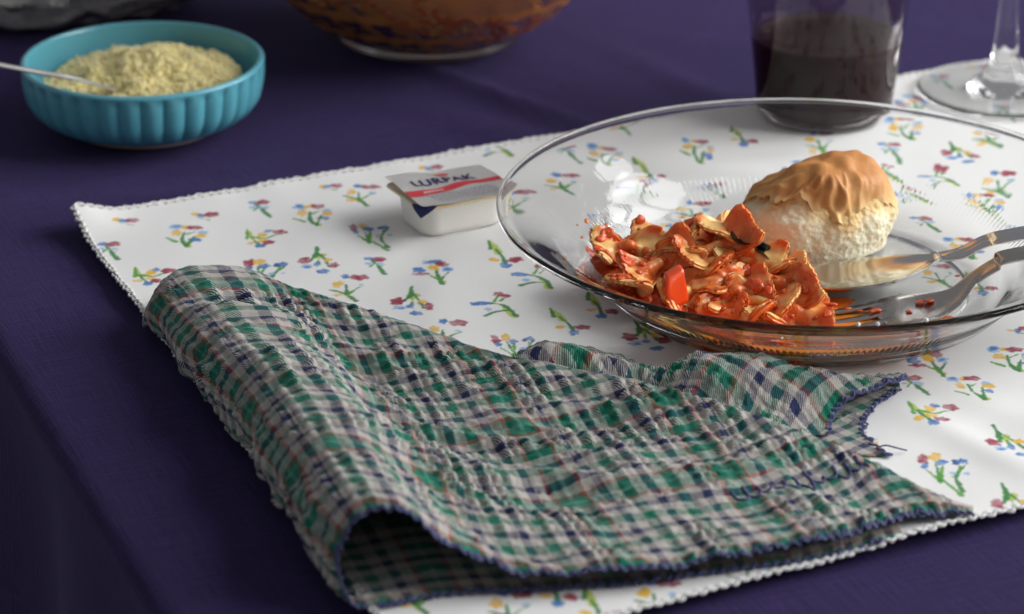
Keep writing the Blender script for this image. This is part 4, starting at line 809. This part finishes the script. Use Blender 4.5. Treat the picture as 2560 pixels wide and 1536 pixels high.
lid = obj('lid', mesh_np('lid', np.vstack([Vl, Vl - [0, 0, 0.00018]]), [quads(nl1, nl2), quads(nl1, nl2)[:, ::-1] + n_, np.stack([nx, rimv, rimv + n_, nx + n_], 1)]), M['silver_lid'], butter)
def decal(name, X, Y, F, mat, up=0.00012):
    V = np.stack([X, Y, lid_z(X, Y) + up], -1).reshape(-1, 3); return obj(name, mesh_np(name, V, F), mat, lid)
# red band sweeping across the lid
u = np.linspace(-0.0204, 0.0204, 60)[:, None]; v = np.linspace(-1, 1, 6)[None]
cy = -0.0022 + 0.0020 * np.sin(u * 110 + 0.4); hw_ = 0.0021 - 0.030 * u * 0.9; hw_ = np.clip(hw_, 0.0007, 0.0030)
decal('red_band', u + 0 * v, cy + v * hw_, quads(60, 6), M['red_print'])
# small print, too fine to read: rows of short dashes
dsh = []
for r_ in range(7):
    x = -0.0145 + 0.0006 * r_
    while x < 0.014:
        ln = random.uniform(0.0006, 0.0022); yy = -0.0062 - 0.00115 * r_
        if yy > -0.0150: dsh.append((x, yy, min(ln, 0.0142 - x)))
        x += ln + 0.0005
def dashes(name, items, hh, mat, up):
    parts = []
    for x, y, ln in items:
        X = np.array([x, x + ln, x + ln, x]); Y = np.array([y, y, y + hh, y + hh]); parts.append((np.stack([X, Y, lid_z(X, Y) + up], 1), np.array([[0, 1, 2, 3]])))
    V, F = joined(parts); o = obj(name, mesh_np(name, V, F, smooth=False), mat, lid); o['kind'] = 'stuff'; return o
dashes('small_print', dsh, 0.0005, M['grey_print'], 0.00016)
dashes('band_print', [(-0.0135 + 0.0013 * k, -0.0022 + 0.0020 * math.sin((-0.0135 + 0.0013 * k) * 110 + 0.4) - 0.0004, 0.0009) for k in range(7)], 0.0010, M['white_print'], 0.0002)
def lettering(name, body, size, x0, y0, mat, stretch=1.0, space=1.0):
    cu = bpy.data.curves.new(name, 'FONT'); cu.body = body; cu.size = size; cu.space_character = space; cu.offset = size * 0.022
    tmp = bpy.data.objects.new('tmp', cu); C.objects.link(tmp); dg_ = bpy.context.evaluated_depsgraph_get()
    me = bpy.data.meshes.new_from_object(tmp.evaluated_get(dg_)); bpy.data.objects.remove(tmp)
    co = np.zeros(len(me.vertices) * 3, np.float32); me.vertices.foreach_get('co', co); co = co.reshape(-1, 3)
    co[:, 0] = x0 + co[:, 0] * stretch; co[:, 1] += y0; co[:, 2] = lid_z(co[:, 0], co[:, 1]) + 0.0003
    me.vertices.foreach_set('co', co.ravel()); me.update(); return obj(name, me, mat, lid)
lettering('brand_lettering', 'LURPAK', 0.0070, -0.0140, 0.0028, M['navy_print'], 0.95, 1.12)
th = np.linspace(0, 2 * np.pi, 24, endpoint=False); X = 0.0015 + np.r_[0, 0.0032 * np.cos(th)]; Y = 0.0112 + np.r_[0, 0.0013 * np.sin(th)]
decal('emblem', X, Y, np.array([[0, k + 1, (k + 1) % 24 + 1] for k in range(24)]), M['red_print'])
# pull tab folded down at the corner
ax_ = np.array([-1, -1]) / math.sqrt(2); u = np.linspace(0, 1, 12)[:, None]; v = np.linspace(-1, 1, 13)[None]
tw_ = (1 - u ** 1.6) * 0.0048; P2 = np.array([-0.0184, -0.0136]) + u[..., None] * 0.0046 * ax_ + (v * tw_)[..., None] * np.array([1, -1]) / math.sqrt(2)
Z = np.minimum(lid_z(P2[..., 0], P2[..., 1]), 0.0146) + 0.0002 - 0.0036 * u ** 1.3
V_ = np.stack([P2[..., 0], P2[..., 1], Z], -1).reshape(-1, 3); m_ = len(V_)
obj('pull_tab', mesh_np('pull_tab', np.vstack([V_, V_ - [0, 0, 0.0002]]), [quads(12, 13), quads(12, 13)[:, ::-1] + m_]), M['navy_print'], butter)

# ------------------------------------------------------------------ the turquoise bowl of grated cheese
bx, by = -0.1508, 1.1890
bowl = thing('fluted_bowl', 'small turquoise glazed bowl with fluted sides on the purple cloth', 'bowl', (bx, by, 0.0))
pr_ = np.array([(0, 1.8), (20, 1.8), (27, 1.7), (30, 2.0), (36, 3.4), (43, 7.0), (47.4, 12.2), (49.2, 19.5), (49.6, 26.6), (49.4, 28.2), (48.2, 28.8), (47.0, 28.2), (46.4, 25), (45.0, 17), (41, 11.0), (34, 8.2), (20, 7), (0, 7)]) * 0.001
def flutes(r, z, T):
    k = np.arange(r.shape[0])[:, None] / r.shape[0]
    m = np.clip((z - 0.0045) / 0.004, 0, 1) * np.clip((0.0272 - z) / 0.0025, 0, 1) * (k < 0.56)
    return r - 0.0019 * m * (1 - np.abs(np.sin(T * 17)) ** 0.75) , z
V_, F_ = lathe(pr_, 680, flutes, steps=110); obj('bowl_body', mesh_np('bowl_body', V_, F_), M['turquoise_glaze'], bowl)
V_, F_ = lathe(np.array([(24, 1.9), (25, 0.4), (26, 0), (29, 0), (30.5, 0.4), (31, 2.6)]) * 0.001, 120, steps=30); obj('foot_ring', mesh_np('foot_ring', V_, F_), M['bare_clay'], bowl)
gx_, gy_ = np.meshgrid(np.linspace(-1, 1, 90), np.linspace(-1, 1, 90), indexing='ij')
rr_ = np.hypot(gx_, gy_); tn = np.arctan2(gy_, gx_); sq = np.maximum(np.abs(gx_), np.abs(gy_)) / np.maximum(rr_, 1e-9); X = gx_ * sq * 0.0405; Y = gy_ * sq * 0.0405
def heap(X, Y):
    X = np.asarray(X); Y = np.asarray(Y); r = np.hypot(X + 0.0, Y) / 0.0405
    P = np.stack([X.ravel(), Y.ravel(), 0 * X.ravel()], 1)
    return 0.0190 + 0.0080 * np.exp(-(((X - 0.005) / 0.024) ** 2 + ((Y - 0.006) / 0.024) ** 2)) + 0.003 * (1 - r) + (0.0016 * fbm(P * 150, 15, 3)).reshape(X.shape) - 0.0035 * np.exp(-(((X - 0.012) / 0.006) ** 2 + ((Y + 0.012) / 0.006) ** 2))
ch = obj('grated_cheese', mesh_np('grated_cheese', np.stack([X, Y, heap(X, Y)], -1).reshape(-1, 3), quads(90, 90)), M['cheese'], None, (bx, by, 0))
tag(ch, 'heap of pale yellow grated cheese inside the turquoise bowl', 'cheese', kind='stuff')
sh = []
for k in range(6500):
    a_ = rng.uniform(0, 2 * np.pi); r_ = 0.0385 * math.sqrt(rng.uniform(0, 1)); cx, cy_ = r_ * math.cos(a_), r_ * math.sin(a_)
    d = rng.normal(size=3); d[2] *= 0.6; d /= np.linalg.norm(d); L_ = rng.uniform(0.0005, 0.0014); c = np.array([cx, cy_, float(heap(cx, cy_)) + rng.uniform(-0.0002, 0.0007)])
    s3 = np.cross(d, rng.normal(size=3)); s3 /= np.linalg.norm(s3); t3 = np.cross(d, s3); w_ = rng.uniform(0.00022, 0.00042)
    cor = [c + d * L_ * i + s3 * w_ * j + t3 * w_ * l_ + t3 * 0.0003 * i * i for i in (-1, 1) for j in (-1, 1) for l_ in (-1, 1)]
    sh.append((np.array(cor), np.array([[0, 1, 3, 2], [4, 6, 7, 5], [0, 4, 5, 1], [2, 3, 7, 6], [0, 2, 6, 4], [1, 5, 7, 3]])))
V_, F_ = joined(sh); obj('cheese_shreds', mesh_np('cheese_shreds', V_, F_, smooth=False), M['cheese'], ch)['kind'] = 'stuff'
tsp = thing('teaspoon', 'thin steel teaspoon with its handle over the rim of the cheese bowl', 'spoon')
pts = np.array([np.array((-0.24473, 1.10927, 0.06200)), (-0.21671, 1.12733, 0.05000), (-0.20021, 1.13784, 0.04300), (-0.18759, 1.14572, 0.03750), (-0.17592, 1.15105, 0.03350), (-0.16780, 1.15968, 0.02800), (-0.16033, 1.16816, 0.02200)]); q = even(pts, 50); wd_ = np.interp(np.linspace(0, 1, 50), [0, 0.15, 0.4, 0.8, 1], [0.0042, 0.0040, 0.0022, 0.0018, 0.0024])
tg = np.gradient(q, axis=0); sdl = [(q[i], wd_[i], 0.0009, 0, np.cross([0, 0, 1.0], tg[i])) for i in range(50)]
V_, F_ = blade_loft(sdl, 20); obj('spoon_handle', mesh_np('spoon_handle', V_, F_), M['brushed_steel'], tsp)
bs_ = []
t0, ta = q[-1], (q[-1] - q[-4]); ta[2] *= 0.25; ta /= np.linalg.norm(ta); ts = np.cross([0, 0, 1.0], ta)
for k in np.linspace(0, 1, 24):
    w_ = 0.0115 * max(0, 1 - ((k - 0.55) / (0.60 if k < 0.55 else 0.45)) ** 2) ** 0.5 + 0.0004; w_ = max(w_, 0.0024 if k < 0.1 else 0)
    bs_.append((t0 + ta * 0.034 * k - [0, 0, 0.002 * k], w_, 0.0006, 0.004 * w_ / 0.0115, ts))
V_, F_ = blade_loft(bs_, 28); obj('spoon_bowl', mesh_np('spoon_bowl', V_, F_), M['brushed_steel'], tsp)

# ------------------------------------------------------------------ the swirled glass serving bowl of pasta
sx_, sy_ = -0.0365, 1.3075
serv = thing('serving_bowl', 'large clear glass serving bowl with swirled ribs, full of pasta', 'bowl', (sx_, sy_, 0.0))
so = np.array([(0, 2.5), (30, 2.5), (35, .6), (38.5, 0), (41, 1.2), (42.5, 3.6), (45, 6.0), (55, 12.5), (68, 25), (80, 42), (92, 66), (101, 92), (104, 101), (103, 103), (101, 101.5), (98, 91), (89, 66.5), (77, 43.5), (65, 27.5), (52, 15.5), (42, 9), (30, 7), (0, 7)]) * 0.001
def swirl(r, z, T):
    k = np.arange(r.shape[0])[:, None] / r.shape[0]
    m = np.clip((z - 0.006) / 0.008, 0, 1) * np.clip((0.095 - z) / 0.01, 0, 1) * (k < 0.56)
    s = np.sin(T * 26 + z * 300)
    return r + 0.0007 * m * (s + 0.4 * np.sin(2 * (T * 26 + z * 300))), z
V_, F_ = lathe(so, 520, swirl, steps=120); obj('bowl_body', mesh_np('bowl_body', V_, F_), M['clear_glass'], serv)
def in_r(z): return np.interp(z, so[14:, 1][::-1], so[14:, 0][::-1])
zr = np.linspace(0.0072, 0.070, 26); core = np.array([(0, 0.0068)] + [(max(0.001, in_r(z) + 0.0003), z) for z in zr] + [(50, 0.074)][:0] + [(0.045, 0.078), (0, 0.082)])
V_, F_ = lathe(core, 200, lambda r, z, T: (r * (1 + 0.0 * T), z), steps=90)
nz_ = fbm(V_ * 160, 19, 3); V_[:, :2] *= (1 - 0.0 * nz_)[:, None]
tag(obj('sauced_filling', mesh_np('sauced_filling', V_, F_), M['bowl_sauce'], None, (sx_, sy_, 0)), 'tomato sauce filling the large glass serving bowl', 'sauce', kind='stuff')
SL = 'bow-tie pasta piece pressed against the inside of the glass serving bowl'
for k in range(54):
    z = 0.014 + 0.052 * ((k * 0.618) % 1) ** 1.2; a_ = R(180 + 180 * ((k * 0.377) % 1)) if k < 44 else R(180 * random.random()); r_ = in_r(z) - 0.0026
    slope = math.atan2(float(in_r(z + 0.004) - in_r(z - 0.004)), 0.008)
    inward = Vector((-math.cos(a_) * math.cos(slope), -math.sin(a_) * math.cos(slope), math.sin(slope)))
    qt = inward.to_track_quat('Z', 'Y') @ Matrix.Rotation(rng.uniform(0, 6.28), 3, 'Z').to_quaternion()
    o = obj('farfalle_pasta', FV[k % 6] if k % 3 else FVo[k % 6], None, None, Vector((sx_ + r_ * math.cos(a_), sy_ + r_ * math.sin(a_), z)) + inward * 0.0, qt.to_euler())
    o.scale = (0.8, 0.8, 0.55)
    tag(o, SL, 'pasta', 'bow-tie pasta in the serving bowl')
for m_, mm in ((FV, 'sauced_pasta'), (FVo, 'oily_pasta')):
    for me in m_:
        if not me.materials: me.materials.append(M[mm])

# ------------------------------------------------------------------ the smoky tumbler of wine
tx, ty = 0.1282, 1.1905
tum = thing('tumbler', 'smoky tapered glass tumbler half filled with dark red wine', 'tumbler', (tx, ty, 0.0026))
to = np.array([(0, 0.6), (18, .4), (23, 0), (26.0, 1.0), (27.6, 4.0), (28.4, 12), (30.2, 28), (32.8, 50), (36.5, 80), (37.8, 90), (37.4, 91.2), (36.6, 90.6), (34.9, 78), (31.3, 50), (28.7, 28), (27.0, 11), (25.6, 4.2), (21, 2.3), (0, 2.2)]) * 0.001
V_, F_ = lathe(to, 140, steps=110); obj('glass_wall', mesh_np('glass_wall', V_, F_), M['smoke_glass'], tum)
wl = 0.0360
wp = np.array([(0, 0.0020)] + [(r + 0.0002, z - 0.0002) for r, z in ((0.021, 0.0023), (0.0256, 0.0042), (0.0270, 0.011), (0.0287, 0.028), (0.02965, wl - 0.0002))] + [(0.0292, wl), (0.015, wl - 0.0003), (0, wl - 0.0003)])
V_, F_ = lathe(wp, 140); tag(obj('red_wine', mesh_np('red_wine', V_, F_), M['wine'], None, (tx, ty, 0.0026)), 'dark red wine filling the lower half of the smoky tumbler', 'wine')

# ------------------------------------------------------------------ the stemmed glass
gx0, gy0 = (0.20695, 1.22236, 0.00200)[0], (0.20695, 1.22236, 0.00200)[1]
gob = thing('wine_glass', 'clear stemmed wine glass standing on the far corner of the placemat', 'wine glass', (gx0, gy0, 0.0028))
ft = np.array([(0, .8), (20, .6), (32, 0), (35.5, .3), (36, 0.9), (35, 1.5), (26, 2.2), (16, 3.6), (10, 6.5), (6.6, 13), (5.0, 22), (4.0, 38), (3.7, 60), (4.4, 76), (7.5, 83), (0, 84)]) * 0.001
V_, F_ = lathe(ft, 120, lambda r, z, T: (r * (1 + 0.012 * np.sin(T * 10) * np.clip((z - 0.001) / 0.003, 0, 1) * np.clip((0.02 - z) / 0.01, 0, 1)), z), steps=120); obj('stem_and_foot', mesh_np('stem_and_foot', V_, F_), M['stem_glass'], gob)
bo = np.array([(0, 84.2), (12, 86), (26, 97), (36, 118), (38.5, 140), (35, 172), (33.5, 186), (32.6, 186), (34, 172), (37.3, 140), (34.8, 119), (25, 99), (11, 88.5), (0, 87)]) * 0.001
V_, F_ = lathe(bo, 120, steps=90); obj('goblet', mesh_np('goblet', V_, F_), M['clear_glass'], gob)

# ------------------------------------------------------------------ the crumpled foil parcel
fx, fy = (-0.21615, 1.38239, -0.00000)[0], (-0.21615, 1.38239, -0.00000)[1] - 0.017
V_ = IV.copy()
V_, Ff = ico(5)
nn_ = V_.copy(); rdg = 1 - 2 * np.abs(vnoise(V_ * 3.1, 41)); rd2 = 1 - 2 * np.abs(vnoise(V_ * 6.5, 43)); rd3 = 1 - 2 * np.abs(vnoise(V_ * 14, 44))
sh_ = np.array([0.072, 0.055, 0.034]); V_ = V_ * sh_ * (1 + 0.11 * rdg + 0.07 * rd2 + 0.035 * rd3)[:, None]
V_[:, 2] = np.maximum(V_[:, 2] + 0.022, 0.0002)
tag(obj('foil_parcel', mesh_np('foil_parcel', V_, Ff), M['foil'], None, (fx, fy, 0.0)), 'crumpled silver foil parcel behind the turquoise bowl', 'foil')
